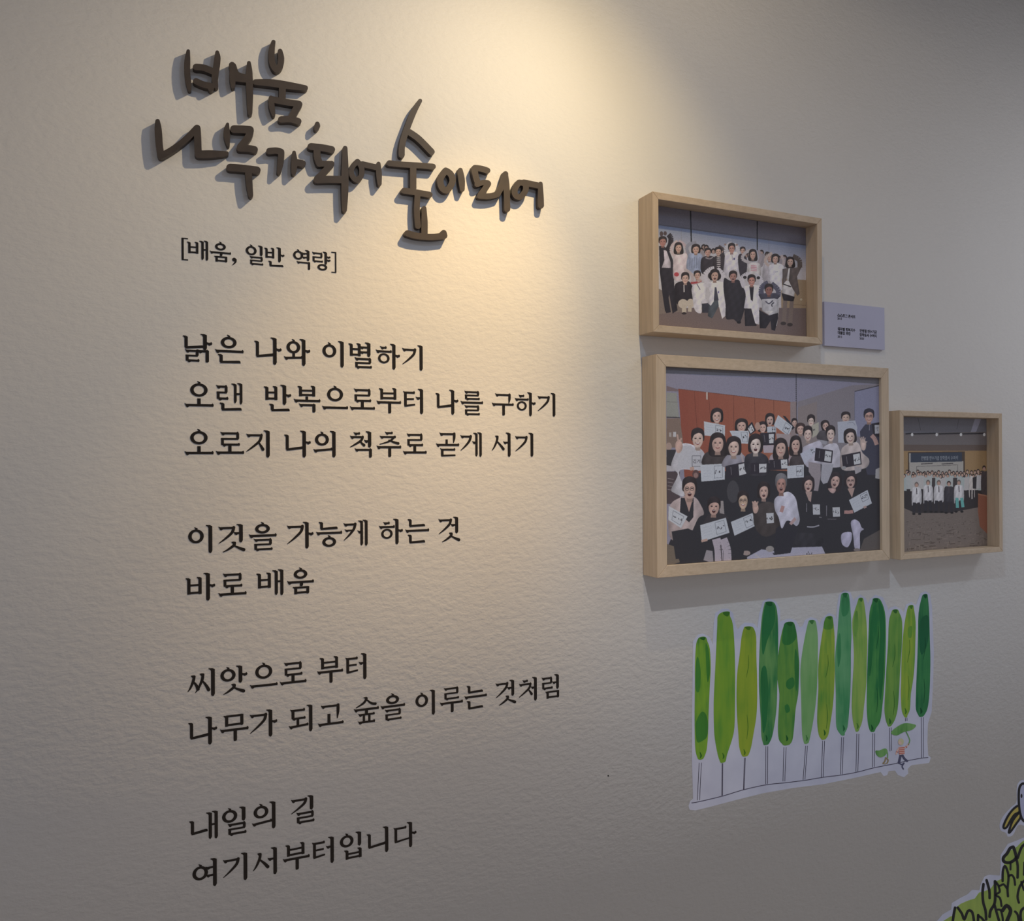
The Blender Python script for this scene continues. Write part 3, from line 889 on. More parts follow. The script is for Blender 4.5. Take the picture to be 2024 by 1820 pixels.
def card(c, q, black=False, inset=None, seed=0, k=1.0):
    """paper card with a boxed scrawl; black = dark folder holding a white slip"""
    c.poly(q, K(38, 34, 42) if black else PAPER)
    def at(u, v):
        return (q[0][0] * (1 - u) * (1 - v) + q[1][0] * u * (1 - v) + q[2][0] * u * v + q[3][0] * (1 - u) * v,
                q[0][1] * (1 - u) * (1 - v) + q[1][1] * u * (1 - v) + q[2][1] * u * v + q[3][1] * (1 - u) * v)
    u0, u1, v0, v1 = inset or (0.56, 0.9, 0.12, 0.86)
    if black:
        c.poly([at(u0, v0), at(u1, v0), at(u1, v1), at(u0, v1)], K(150, 150, 156))
        c.line([at(0.25, 0.15), at(0.25, 0.75)], 5 * k, K(90, 86, 92))
    else:
        b = [at(u0, v0), at(u1, v0), at(u1, v1), at(u0, v1)]
        for i in range(4): c.line([b[i], b[(i + 1) % 4]], 3.0 * k, K(70, 72, 82))
        for i in range(4): c.line([at(0.1, 0.2 + 0.17 * i), at(0.42, 0.2 + 0.17 * i)], 2.0 * k, K(118, 122, 136))
    r = random.Random(seed)
    for i in range(2):
        for _ in range(4):
            uu = u0 + (u1 - u0) * (0.25 + 0.5 * i + r.uniform(-0.14, 0.14)); vv = v0 + (v1 - v0) * r.uniform(0.38, 0.6)
            a = at(uu, vv); b = at(uu + r.uniform(-0.16, 0.16) * (u1 - u0), vv + r.uniform(-0.16, 0.16) * (v1 - v0))
            c.line([a, b], 5.5 * k, K(34, 32, 38))


def paint_arms(c):
    c.zoom(1290, 390, 6.133)
    c.poly([(-50, -100), (2100, -100), (2100, 2000), (-50, 2000)], K(84, 80, 88))
    n = 14
    for i in range(n):
        t = i / (n - 1); y = 330 + t * 330
        c.poly([(60, y), (1900, y + 250), (1900, 1500), (60, 1500)], K(88 + 60 * t, 98 + 46 * t, 122 + 34 * t))
    c.poly([(60, 110), (1900, 370), (1900, 590), (60, 330)], K(80, 76, 84))
    c.poly([(60, 60), (330, 95), (330, 125), (60, 100)], K(28, 26, 28))
    c.poly([(60, 320), (1900, 575), (1900, 590), (60, 334)], K(66, 64, 74))
    c.line([(346, 372), (346, 520)], 4, K(90, 92, 104)); c.line([(346, 372), (460, 384)], 5, K(60, 60, 70))
    c.line([(1410, 520), (1410, 720)], 4, K(90, 92, 104)); c.line([(1280, 498), (1410, 520)], 5, K(70, 70, 82))
    c.line([(458, 150), (468, 560)], 14, K(22, 22, 26)); c.line([(1268, 285), (1268, 640)], 13, K(22, 22, 26))
    c.poly([(1560, 980), (1880, 1005), (1880, 1400), (1560, 1400)], K(122, 104, 82)); c.line([(1700, 1300), (1870, 1310)], 8, K(104, 88, 70))
    c.ell(1802, 1238, 14, 14, K(150, 140, 120))
    c.poly([(60, 1360), (700, 1330), (1880, 1345), (1890, 1700), (60, 1620)], K(88, 76, 76))
    c.poly([(60, 1100), (300, 1230), (420, 1380), (60, 1420)], K(96, 86, 82))
    c.line([(1868, 1120), (1868, 1700)], 12, K(30, 26, 26))
    arm = lambda pts, w, col: c.line(pts, w, col)
    for x, y in ((618, 600), (650, 606), (736, 650), (856, 655), (1130, 700), (1320, 668), (1170, 690), (1545, 740), (1600, 730), (590, 640), (1390, 690)):
        c.ell(x, y, 30, 34, HAIR); c.ell(x, y + 10, 19, 24, K(128, 104, 98))
    for x, y in ((1600, 790), (1560, 800), (1340, 740), (600, 700), (1310, 790)): c.ell(x, y, 34, 60, K(110, 104, 112))
    # back row
    c.cloth([(75, 590), (130, 585), (200, 650), (245, 760), (252, 900), (262, 1100), (300, 1370), (240, 1410), (200, 1180), (150, 1395), (118, 1180), (85, 900)], K(34, 31, 38))
    c.line([(150, 1150), (190, 1400)], 60, K(34, 31, 38)); c.cloth([(132, 640), (165, 640), (218, 790), (218, 855), (108, 852), (140, 760)], K(135, 128, 145))
    arm([(170, 650), (212, 570), (218, 490), (190, 450)], 62, K(36, 32, 38)); head(c, 120, 540, 42, 52, 'short', K(120, 84, 80)); c.ell(105, 440, 22, 30, K(60, 50, 54)); c.ell(150, 435, 20, 26, K(60, 50, 54))
    arm([(275, 720), (222, 640), (245, 570), (300, 528)], 36, K(150, 130, 138)); arm([(405, 720), (412, 630), (370, 560), (315, 528)], 34, K(140, 122, 130))
    c.blob([(262, 690), (330, 682), (400, 680), (436, 720), (432, 820), (400, 900), (372, 1000), (262, 1000), (244, 880), (252, 760)], K(158, 140, 152)); head(c, 312, 612, 38, 52, 'long')
    arm([(450, 720), (412, 610), (455, 560), (530, 546)], 40, K(104, 106, 122))
    c.blob([(430, 700), (500, 670), (570, 672), (612, 740), (604, 910), (420, 890)], K(104, 114, 142))
    for k in range(7): c.line([(440 + 22 * k, 720 + 9 * (k % 3)), (450 + 20 * k, 860)], 7, K(84, 92, 120))
    head(c, 522, 632, 40, 50, 'bob')
    c.blob([(585, 760), (640, 712), (720, 712), (770, 760), (765, 920), (600, 925)], K(42, 38, 44)); c.line([(640, 730), (690, 745), (730, 725)], 12, K(120, 114, 122)); head(c, 668, 668, 36, 42, 'short', K(138, 106, 98))
    arm([(860, 700), (868, 640), (800, 590)], 34, K(62, 54, 58)); c.blob([(738, 740), (800, 700), (880, 660), (902, 760), (874, 920), (748, 910)], K(44, 39, 44))
    for k in range(8): c.cloth([(776, 716 + 23 * k), (824, 718 + 23 * k), (824, 729 + 23 * k), (776, 727 + 23 * k)], K(150, 142, 148))
    head(c, 795, 658, 36, 44, 'short')
    arm([(905, 720), (888, 630), (930, 566), (955, 560)], 52, K(150, 148, 165)); arm([(1025, 720), (1035, 620), (985, 566)], 50, K(150, 148, 165))
    c.blob([(885, 680), (940, 660), (1030, 670), (1055, 800), (1062, 945), (872, 945), (868, 800)], K(158, 154, 178)); head(c, 958, 622, 37, 52, 'short', K(132, 96, 88)); c.ell(880, 570, 14, 12, K(110, 90, 88)); c.ell(1020, 575, 14, 12, K(110, 90, 88))
    c.line([(960, 680), (968, 760)], 8, K(120, 112, 130)); c.ell(988, 745, 10, 14, K(60, 60, 100))
    c.blob([(1035, 720), (1095, 688), (1145, 760), (1130, 940), (1062, 950)], K(44, 40, 48)); head(c, 1092, 645, 28, 36, 'short')
    arm([(1190, 800), (1088, 745), (1125, 670), (1200, 640)], 38, K(138, 132, 142)); arm([(1285, 800), (1310, 720), (1285, 640)], 36, K(120, 112, 120))
    c.blob([(1165, 810), (1230, 790), (1292, 800), (1312, 860), (1298, 1000), (1180, 980), (1150, 900)], K(150, 144, 150)); head(c, 1214, 694, 36, 52, 'long')
    for k in range(4): c.line([(1192, 828 + 19 * k), (1262, 832 + 19 * k)], 9, K(160, 92, 112))
    c.blob([(1350, 820), (1410, 800), (1450, 830), (1440, 1040), (1335, 1010)], K(122, 118, 126)); head(c, 1416, 728, 32, 44, 'short')
    arm([(1430, 840), (1368, 790), (1384, 715), (1450, 676)], 34, K(148, 128, 124)); arm([(1560, 850), (1592, 780), (1560, 700)], 34, K(140, 126, 128))
    c.blob([(1408, 840), (1480, 806), (1560, 808), (1600, 870), (1568, 1000), (1562, 1130), (1420, 1010)], K(164, 160, 178)); head(c, 1488, 748, 36, 48, 'bob'); c.line([(1480, 905), (1520, 900)], 7, K(110, 110, 130))
    arm([(1785, 850), (1778, 760), (1700, 712)], 58, K(72, 64, 62))
    c.line([(1610, 1230), (1592, 1530)], 50, K(96, 84, 80)); c.line([(1690, 1230), (1668, 1540)], 48, K(96, 84, 80)); c.ell(1585, 1530, 34, 22, K(50, 44, 46)); c.ell(1665, 1545, 34, 22, K(50, 44, 46))
    c.cloth([(1562, 1160), (1724, 1205), (1708, 1262), (1588, 1252)], K(34, 31, 36)); c.cloth([(1585, 1020), (1660, 1000), (1724, 1150), (1716, 1204), (1568, 1160)], K(158, 154, 160)); c.line([(1580, 1050), (1680, 1085)], 12, K(34, 31, 36))
    c.cloth([(1575, 870), (1650, 850), (1620, 1010), (1575, 1060)], K(72, 64, 64)); c.cloth([(1665, 860), (1808, 840), (1752, 960), (1784, 1170), (1756, 1196), (1700, 1110), (1650, 1010)], K(72, 64, 64)); c.cloth([(1648, 860), (1668, 860), (1650, 1010), (1630, 1010)], K(150, 146, 152))
    head(c, 1668, 782, 38, 48, 'long', K(146, 118, 108))
    # front row
    arm([(480, 1050), (478, 950), (420, 890), (380, 884)], 36, K(140, 126, 130)); c.blob([(270, 1060), (340, 1020), (440, 1020), (492, 1120), (484, 1240), (300, 1296), (268, 1180)], K(34, 30, 36)); c.line([(378, 1060), (380, 1150)], 14, K(150, 146, 150))
    c.ell(368, 1290, 62, 56, K(152, 138, 126)); c.ell(458, 1284, 46, 54, K(152, 138, 126)); c.line([(380, 1310), (380, 1398)], 54, K(148, 134, 122)); c.line([(452, 1310), (448, 1388)], 44, K(148, 134, 122)); c.ell(380, 1408, 30, 14, K(40, 34, 36)); head(c, 394, 985, 42, 58, 'short', K(150, 118, 110)); c.ell(288, 934, 30, 26, K(140, 40, 52))
    c.blob([(472, 1100), (520, 1056), (640, 1040), (662, 1120), (636, 1190), (662, 1300), (610, 1290), (588, 1262), (590, 1402), (512, 1370), (480, 1200)], K(164, 160, 178)); c.line([(460, 1040), (520, 1034), (590, 1010)], 26, K(130, 44, 52)); head(c, 540, 948, 36, 46, 'short'); c.line([(540, 1020), (580, 1000)], 34, K(146, 120, 116)); c.line([(535, 1050), (575, 1120)], 8, K(60, 58, 72)); c.cloth([(595, 1290), (700, 1280), (700, 1400), (600, 1400)], K(40, 40, 50))
    c.cloth([(700, 1200), (790, 1190), (800, 1320), (720, 1470), (668, 1440), (680, 1320)], K(54, 60, 68))
    arm([(690, 1080), (628, 960), (690, 880), (748, 862)], 60, K(160, 156, 176)); arm([(850, 1080), (852, 940), (780, 868)], 58, K(160, 156, 176))
    c.cloth([(668, 1040), (760, 1010), (868, 1030), (874, 1120), (862, 1220), (914, 1410), (842, 1474), (800, 1310), (772, 1090), (752, 1090), (742, 1260), (704, 1316), (666, 1280), (700, 1180)], K(166, 162, 182)); c.cloth([(752, 1090), (772, 1090), (800, 1250), (742, 1250)], K(48, 48, 60))
    c.ell(700, 950, 30, 40, HAIR); c.ell(800, 955, 30, 40, HAIR); head(c, 752, 952, 44, 62, 'bob', None, None, 'open'); c.ell(798, 1150, 7, 12, K(60, 60, 110))
    arm([(930, 1000), (935, 920), (990, 880), (1040, 930), (1040, 990)], 26, K(145, 138, 150))
    c.blob([(868, 980), (940, 1010), (1040, 1000), (1088, 1080), (1124, 1160), (1120, 1320), (1056, 1520), (980, 1480), (890, 1470), (884, 1300), (860, 1120)], K(36, 34, 41)); head(c, 975, 962, 42, 54, 'short', K(122, 88, 82), None, 'open'); c.ell(1046, 1516, 26, 18, K(28, 26, 32))
    arm([(1110, 1090), (1080, 990), (1130, 936), (1190, 930)], 52, K(160, 156, 176)); arm([(1300, 1090), (1318, 1000), (1240, 936)], 50, K(160, 156, 176)); c.ell(1118, 970, 22, 18, K(40, 36, 40)); c.ell(1282, 975, 22, 18, K(40, 36, 40))
    c.cloth([(1112, 1340), (1200, 1345), (1262, 1560), (1120, 1562)], K(34, 31, 38)); c.cloth([(1100, 1080), (1200, 1060), (1316, 1070), (1296, 1200), (1292, 1545), (1244, 1530), (1196, 1350), (1106, 1346), (1132, 1180)], K(166, 162, 184)); c.cloth([(1172, 1080), (1228, 1080), (1214, 1262), (1190, 1240)], K(32, 30, 36)); head(c, 1200, 1012, 42, 58, 'short', K(140, 96, 88), None, 'grin')
    arm([(1320, 1190), (1318, 1110), (1360, 1056), (1400, 1036)], 62, K(62, 62, 82)); arm([(1520, 1200), (1520, 1120), (1440, 1046)], 60, K(66, 66, 84)); c.line([(1528, 1200), (1516, 1400), (1494, 1560)], 24, K(150, 148, 160))
    c.cloth([(1282, 1180), (1370, 1160), (1490, 1160), (1548, 1200), (1500, 1250), (1320, 1250)], K(50, 50, 64)); c.cloth([(1322, 1236), (1480, 1226), (1528, 1240), (1522, 1424), (1420, 1432), (1326, 1372)], K(132, 132, 144)); c.line([(1472, 1276), (1444, 1300), (1452, 1326)], 12, K(40, 40, 52)); c.line([(1370, 1260), (1410, 1290), (1460, 1250)], 14, K(60, 60, 76)); c.cloth([(1370, 1380), (1470, 1376), (1410, 1428)], K(156, 154, 160))
    c.cloth([(1292, 1366), (1410, 1434), (1522, 1400), (1520, 1470), (1484, 1620), (1440, 1606), (1430, 1500), (1372, 1590), (1300, 1588)], K(32, 30, 38)); head(c, 1410, 1128, 44, 60, 'short', K(110, 72, 66), None, 'smile')
    c.noise(0.035, 3); c.soften(2)


def paint_cards(c):
    c.zoom(1230, 680, 4.937)
    A = lambda *p: K(*p)
    c.poly([(300, 0), (2700, 0), (2700, 2400), (300, 2400)], A(100, 97, 114))
    c.poly([(300, 150), (2700, 300), (2700, 405), (1720, 330), (430, 284), (300, 280)], A(76, 73, 78))
    c.poly([(1712, 560), (2080, 450), (2240, 400), (2700, 380), (2700, 2300), (1712, 2300)], A(98, 92, 98))
    c.poly([(1712, 620), (1900, 560), (1900, 1000), (1712, 1000)], A(102, 92, 92))
    q = [(2270, 460), (2520, 400), (2530, 900), (2270, 900)]; c.poly(q, A(98, 98, 120)); c.line(q[:2], 7, A(44, 42, 50)); c.line([(2268, 460), (2268, 900)], 4, A(80, 80, 96))
    for k in range(11):
        x0 = 545 + k * 100; x1 = x0 + 102; t = k / 10
        c.poly([(x0, 435 + 0.117 * (x0 - 545)), (x1, 435 + 0.117 * (x1 - 545)), (x1, 1300), (x0 + (60 if k == 0 else 0), 1300)], A(108 + 14 * t, 52 + 18 * t, 38 + 11 * t))
    for a, b in ((700, 735), (840, 872), (1085, 1090), (1290, 1300), (1478, 1482)): c.line([(a, 440 + 0.117 * (a - 545)), (b, 900)], 4, A(84, 42, 32))
    c.line([(545, 436), (1640, 564)], 5, A(84, 50, 44)); c.poly([(818, 466), (832, 468), (832, 540), (818, 538)], A(140, 130, 124))
    c.poly([(1640, 562), (1700, 558), (1700, 1100), (1640, 1100)], A(108, 94, 94))
    c.line([(1697, 290), (1699, 560)], 7, A(66, 64, 74)); c.line([(1700, 560), (1700, 800)], 6, A(52, 46, 50))
    for k in range(14): c.ell(1697, 300 + 19 * k, 5, 5, A(30, 30, 36))
    c.poly([(430, 405), (545, 440), (545, 460), (430, 455)], A(90, 76, 80)); c.poly([(430, 470), (528, 476), (552, 712), (430, 712)], A(106, 106, 102)); c.line([(430, 560), (540, 566)], 4, A(80, 80, 78)); c.line([(430, 712), (560, 716)], 10, A(46, 40, 42))
    c.poly([(430, 722), (560, 722), (600, 1010), (430, 1010)], A(96, 80, 72)); c.poly([(494, 855), (524, 855), (524, 905), (494, 905)], A(140, 136, 140)); c.poly([(455, 860), (478, 860), (478, 905), (455, 905)], A(124, 116, 112)); c.ell(452, 1000, 30, 40, A(124, 104, 96)); c.poly([(430, 1030), (520, 1030), (520, 1200), (430, 1180)], A(44, 42, 46)); c.poly([(430, 1180), (530, 1200), (500, 1240), (430, 1240)], A(130, 126, 132)); c.poly([(430, 1245), (560, 1240), (560, 1560), (430, 1560)], A(60, 50, 54))
    for k in range(4): c.line([(440, 1310 + 36 * k), (500, 1320 + 36 * k)], 4, A(120, 112, 110))
    # the dark mass of seated and standing clothes
    c.poly([(700, 1260), (1000, 1240), (1250, 1220), (1640, 1240), (1800, 1150), (2100, 1150), (2530, 1000), (2540, 2300), (430, 2300), (440, 1980), (560, 1700)], A(37, 36, 41))
    c.poly([(430, 1950), (520, 1980), (560, 2130), (430, 2170)], A(84, 74, 64))
    c.poly([(2360, 1900), (2540, 1800), (2540, 2160), (2000, 2180), (2060, 2060), (2300, 2060)], A(68, 62, 60))
    # standing rows, left half
    head(c, 922, 706, 44, 62, 'bob', None, None, 'grin'); card(c, [(795, 752), (1002, 792), (1000, 912), (800, 890)], seed=1)
    head(c, 1162, 800, 46, 56, 'bob'); card(c, [(1045, 845), (1240, 845), (1232, 972), (1110, 968)], seed=2)
    c.poly([(1213, 812), (1266, 756), (1302, 842), (1250, 886)], A(32, 30, 36)); c.poly([(1224, 824), (1262, 780), (1288, 840), (1252, 872)], A(150, 150, 156)); scrawl(c, 1234, 806, 42, 34, 3)
    head(c, 1370, 815, 34, 46, 'bob'); head(c, 1440, 742, 34, 52, 'bob', None, None, 'open'); card(c, [(1412, 806), (1502, 800), (1502, 866), (1415, 870)], seed=4)
    head(c, 1680, 770, 24, 36, 'short'); head(c, 1738, 832, 36, 48, 'bob', None, A(50, 38, 38))
    c.ell(1320, 800, 26, 40, A(134, 104, 92))
    c.poly([(1566, 698), (1592, 704), (1682, 812), (1660, 836)], A(34, 32, 38)); card(c, [(1520, 690), (1662, 800), (1622, 902), (1478, 792)], seed=5)
    c.poly([(1500, 870), (1640, 880), (1640, 1000), (1520, 1010)], A(120, 108, 110))
    card(c, [(1342, 868), (1496, 858), (1486, 982), (1368, 988)], True, seed=6); c.poly([(1370, 988), (1480, 984), (1500, 1060), (1380, 1060)], A(128, 116, 124))
    head(c, 1848 - 5, 750, 32, 48, 'short')
    c.blob([(560, 985), (640, 968), (760, 1020), (806, 1090), (786, 1230), (560, 1230), (600, 1400), (596, 1486), (500, 1450), (478, 1410), (540, 1270), (474, 1200), (508, 1080)], A(136, 132, 142)); head(c, 735, 928, 54, 82, 'short', A(150, 122, 112), None, 'grin')
    c.poly([(430 + 110, 1000), (670, 985), (770, 1090), (780, 1216), (540, 1216)], A(138, 136, 146))
    b = [(680, 1090), (764, 1090), (768, 1192), (680, 1194)]
    for i in range(4): c.line([b[i], b[(i + 1) % 4]], 4, A(60, 60, 66))
    ctext(c, '긴거', 686, 1158, 42, A(30, 28, 32))
    c.blob([(520, 960), (560, 930), (588, 990), (570, 1050), (535, 1060), (515, 1010)], SKIN)
    c.line([(545, 950), (536, 880)], 16, SKIN); c.line([(565, 950), (575, 915)], 15, SKIN); c.line([(660, 1220), (700, 1210)], 34, SKIN)
    c.blob([(790, 1090), (860, 1040), (1010, 1030), (1046, 1090), (990, 1190), (790, 1185)], A(50, 44, 45)); head(c, 930, 972, 58, 82, 'long')
    c.ell(716, 1270, 34, 44, A(70, 50, 50)); c.ell(716, 1280, 22, 26, A(110, 84, 80)); card(c, [(760, 1178), (1000, 1165), (1000, 1322), (770, 1342)], seed=8)
    c.blob([(985, 1130), (1050, 1066), (1150, 1060), (1222, 1130), (1222, 1200), (990, 1200)], A(102, 98, 108)); c.line([(1160, 1060), (1180, 1160)], 16, A(128, 116, 118)); head(c, 1086, 1010, 54, 82, 'bob', A(148, 120, 110), None, 'grin'); card(c, [(1005, 1190), (1210, 1145), (1216, 1270), (1020, 1322)], True, (0.62, 0.97, 0.1, 0.95), 9)
    c.blob([(1195, 1110), (1260, 1062), (1350, 1060), (1424, 1120), (1420, 1270), (1220, 1270)], A(42, 40, 46)); head(c, 1300, 985, 52, 82, 'bob', A(158, 134, 126), None, 'open', False, 0, 0.6); card(c, [(1250, 1160), (1412, 1158), (1410, 1262), (1255, 1270)], True, (0.52, 0.97, 0.08, 0.9), 10)
    c.blob([(1440, 1100), (1500, 1060), (1620, 1070), (1640, 1160), (1450, 1180)], A(126, 110, 116)); head(c, 1546, 1020, 50, 78, 'long'); card(c, [(1432, 1130), (1622, 1118), (1628, 1222), (1440, 1230)], True, (0.6, 0.93, 0.05, 0.9), 11)
    c.blob([(1640, 1120), (1690, 1080), (1790, 1120), (1780, 1190), (1640, 1190)], A(52, 46, 48)); head(c, 1692, 985, 42, 70, 'long'); card(c, [(1610, 1188), (1772, 1176), (1772, 1300), (1610, 1312)], seed=12)
    # right half, upper
    c.zoom(1560, 740, 9.58)
    head(c, 412, 885, 56, 86, 'short', A(150, 126, 118)); c.poly([(430, 960), (560, 900), (560, 1120), (440, 1200)], A(128, 124, 112)); scrawl(c, 450, 1020, 50, 50, 20)
    c.blob([(520, 1170), (600, 1060), (730, 1080), (740, 1260), (560, 1240)], A(56, 52, 56)); head(c, 688, 975, 60, 84, 'bob', None, None, 'open', False, -0.3); c.poly([(545, 1230), (720, 1260), (700, 1330), (600, 1310)], A(112, 110, 118))
    head(c, 1072, 820, 74, 88, 'short', A(140, 116, 104)); c.poly([(915, 895), (1250, 868), (1290, 1000), (1280, 1290), (930, 1290)], A(128, 130, 146)); c.line([(1100, 920), (1200, 905), (1250, 960)], 8, A(90, 92, 108))
    c.poly([(1340, 1080), (1440, 945), (1560, 930), (1710, 915), (1715, 1900), (1480, 1900), (1380, 1500)], A(48, 48, 62)); head(c, 1512, 795, 84, 112, 'short', A(136, 104, 94), A(36, 34, 44), 'grin', True); c.poly([(1560, 930), (1720, 900), (1720, 1180), (1600, 1170)], A(34, 32, 40)); c.poly([(1618, 955), (1712, 950), (1712, 1115), (1625, 1120)], A(128, 128, 136)); scrawl(c, 1635, 1000, 60, 60, 21)
    c.line([(1560, 1150), (1620, 1220), (1660, 1330)], 80, A(134, 104, 98)); c.line([(1520, 940), (1520, 1060)], 14, A(96, 92, 104))
    c.blob([(255, 1400), (330, 1340), (450, 1290), (580, 1260), (650, 1420), (610, 1680), (360, 1760), (260, 1600)], A(128, 124, 138)); head(c, 352, 1135, 76, 122, 'short', A(152, 124, 116), None, 'grin'); c.poly([(205, 1500), (440, 1370), (530, 1440), (290, 1702)], A(134, 136, 156)); scrawl(c, 400, 1410, 80, 70, 22)
    c.blob([(630, 1420), (740, 1320), (900, 1310), (970, 1500), (1000, 1740), (620, 1720)], A(130, 126, 136)); head(c, 785, 1135, 76, 128, 'short', A(152, 126, 118), None, 'grin'); card(c, [(500, 1388), (832, 1440), (806, 1682), (478, 1632)], True, (0.56, 0.93, 0.1, 0.9), 23, 2.0)
    c.blob([(980, 1450), (1100, 1320), (1300, 1290), (1390, 1480), (1510, 1600), (1500, 1720), (1380, 1790), (1000, 1800)], A(134, 122, 120)); head(c, 1155, 1185, 88, 120, 'bob', A(154, 126, 116), None, 'grin', False, -0.1); card(c, [(990, 1530), (1350, 1458), (1374, 1702), (1020, 1772)], True, (0.6, 0.95, 0.12, 0.92), 24, 2.0)
    c.blob([(1350, 1250), (1420, 1230), (1460, 1300), (1440, 1420), (1380, 1430), (1350, 1340)], A(150, 124, 116))
    for k, (x, y) in enumerate(((1345, 1200), (1375, 1180), (1408, 1175), (1440, 1195), (1478, 1270))): c.line([(1400 + (k - 2) * 14, 1290), (x, y)], 20, A(150, 124, 116))
    # right half, lower
    c.zoom(1560, 910, 9.1)
    c.poly([(345, 20), (565, 60), (570, 260), (520, 552), (438, 542), (440, 340), (350, 200)], A(112, 103, 108)); c.poly([(585, 70), (800, 60), (770, 200), (690, 400), (612, 425), (568, 350)], A(122, 120, 128)); c.poly([(1170, 100), (1310, 130), (1290, 200), (1190, 250)], A(124, 118, 122)); c.poly([(1556, 160), (1640, 120), (1640, 335), (1550, 320)], A(124, 122, 124))
    c.ell(985, 130, 40, 30, A(112, 110, 112)); c.ell(320, 200, 1, 1, BLK)
    for (x, y, w_, h_, st, sp, mo, ti) in ((345, 440, 78, 122, 'bob', False, 'open', 0.05), (828, 372, 80, 122, 'long', False, 'open', 0.2), (1105, 372, 82, 118, 'bob', True, 'open', 0.0)): head(c, x, y, w_, h_, st, A(138, 110, 102), A(40, 34, 38), mo, sp, ti)
    c.poly([(290, 560), (410, 560), (390, 750), (350, 720)], A(132, 108, 102)); c.blob([(700, 500), (840, 520), (800, 590), (740, 570)], A(132, 106, 102)); c.poly([(1050, 510), (1180, 490), (1130, 670)], A(134, 108, 100))
    for q, sd in (([(422, 790), (552, 790), (556, 975), (428, 975)], 30), ([(778, 845), (910, 838), (916, 1010), (788, 1016)], 31)):
        c.poly(q, A(138, 138, 146)); scrawl(c, q[0][0] + 15, q[0][1] + 50, 100, 60, sd)
    c.line([(312, 770), (312, 930)], 14, A(88, 84, 92)); c.line([(672, 810), (672, 1000)], 14, A(88, 84, 92)); c.line([(320, 1192), (430, 1198), (540, 1168)], 24, A(112, 110, 120)); c.line([(690, 1055), (850, 1058)], 14, A(74, 70, 76)); c.line([(540, 1020), (585, 1025)], 16, A(96, 92, 98))
    card(c, [(1075, 712), (1410, 528), (1490, 772), (1172, 942)], seed=32, k=2.0, inset=(0.58, 0.92, 0.1, 0.6)); c.line([(990, 930), (1080, 930), (1150, 920)], 62, A(134, 96, 92)); c.line([(1340, 850), (1390, 830)], 40, A(134, 108, 104))
    c.blob([(1108, 1120), (1180, 1062), (1262, 1110), (1300, 1200), (1344, 1240), (1276, 1310), (1270, 1590), (1182, 1590), (1150, 1350)], A(122, 118, 136)); c.blob([(948, 1320), (1110, 1290), (1130, 1400), (1066, 1550), (1000, 1552), (942, 1480)], A(124, 120, 142)); c.ell(1220, 1610, 60, 28, A(92, 84, 84))
    c.poly([(-760, 1740), (-500, 1600), (-200, 1640), (0, 1570), (590, 1550), (655, 1690), (0, 1760), (-760, 1800)], A(122, 120, 138)); scrawl(c, 290, 1640, 120, 70, 33); scrawl(c, -340, 1600, 260, 110, 34); c.blob([(-100, 1540), (60, 1480), (200, 1560), (380, 1530), (560, 1540), (600, 1400), (300, 1300), (-80, 1380)], A(37, 36, 41))
    # front row, left half
    c.zoom(1230, 680, 4.937)
    c.blob([(455, 1600), (560, 1500), (700, 1490), (770, 1580), (795, 1660), (740, 1700), (640, 1880), (470, 1900)], A(126, 112, 112)); c.poly([(570, 1500), (695, 1500), (692, 1690), (650, 1740), (560, 1660)], A(37, 36, 41)); c.poly([(600, 1480), (690, 1500), (650, 1640)], A(136, 108, 100)); head(c, 655, 1418, 60, 92, 'short', A(142, 112, 102), None, 'open', True); c.poly([(480, 1830), (640, 1800), (730, 1840), (780, 2080), (520, 2100)], A(37, 36, 41))
    card(c, [(452, 1580), (636, 1682), (572, 1796), (448, 1716)], seed=40, inset=(0.25, 0.85, 0.15, 0.85)); c.poly([(840, 1660), (980, 1640), (1040, 1700), (780, 1760)], A(44, 40, 44)); c.poly([(940, 1530), (985, 1530), (995, 1660), (950, 1650)], A(112, 104, 104))
    head(c, 893, 1592, 54, 76, 'short', A(138, 108, 98), None, 'open', False, 0.05, 0.5)
    for x0, x1, w_ in ((915, 940, 84), (985, 1022, 76)): c.line([(x0, 1900), (x1, 2010), (x1 + 4, 2150)], w_, A(130, 120, 130))
    c.line([(960, 1960), (975, 2140)], 10, A(60, 54, 60)); c.poly([(790, 2110), (820, 2010), (880, 2020), (890, 2140)], A(110, 104, 110))
    card(c, [(758, 1768), (1010, 1694), (1046, 1842), (774, 1930)], seed=41); c.line([(770, 1925), (830, 1910)], 24, SKIN)
    c.ell(1080, 1440, 60, 110, A(64, 62, 66), 0, 0.6); head(c, 1178, 1532, 46, 76, 'short', A(142, 116, 98), None, 'grin', True); card(c, [(1058, 1736), (1270, 1648), (1312, 1768), (1094, 1872)], seed=42); c.line([(1300, 1730), (1370, 1712)], 38, A(124, 124, 136))
    c.blob([(1280, 1640), (1340, 1560), (1440, 1540), (1510, 1600), (1530, 1800), (1400, 1880), (1300, 1800)], A(50, 44, 44)); head(c, 1380, 1440, 45, 72, 'bob', None, None, 'open'); c.blob([(1270, 1560), (1300, 1530), (1330, 1600), (1310, 1650), (1280, 1640)], SKIN)
    for k in range(3): c.line([(1290 + 8 * k, 1590), (1268 + 28 * k, 1535)], 12, SKIN)
    c.poly([(1404, 1650), (1476, 1646), (1480, 1746), (1410, 1752)], A(142, 142, 150)); scrawl(c, 1412, 1670, 56, 56, 43)
    c.poly([(1500, 1800), (1640, 1700), (1730, 1760), (1640, 2040), (1480, 2060)], A(36, 35, 42)); c.blob([(1484, 1520), (1540, 1470), (1620, 1440), (1690, 1500), (1716, 1620), (1732, 1720), (1700, 1776), (1640, 1730), (1600, 1730), (1556, 1800), (1524, 1690), (1490, 1620)], A(136, 132, 152)); head(c, 1550, 1372, 48, 82, 'short', A(124, 90, 82), A(84, 82, 86), 'open')
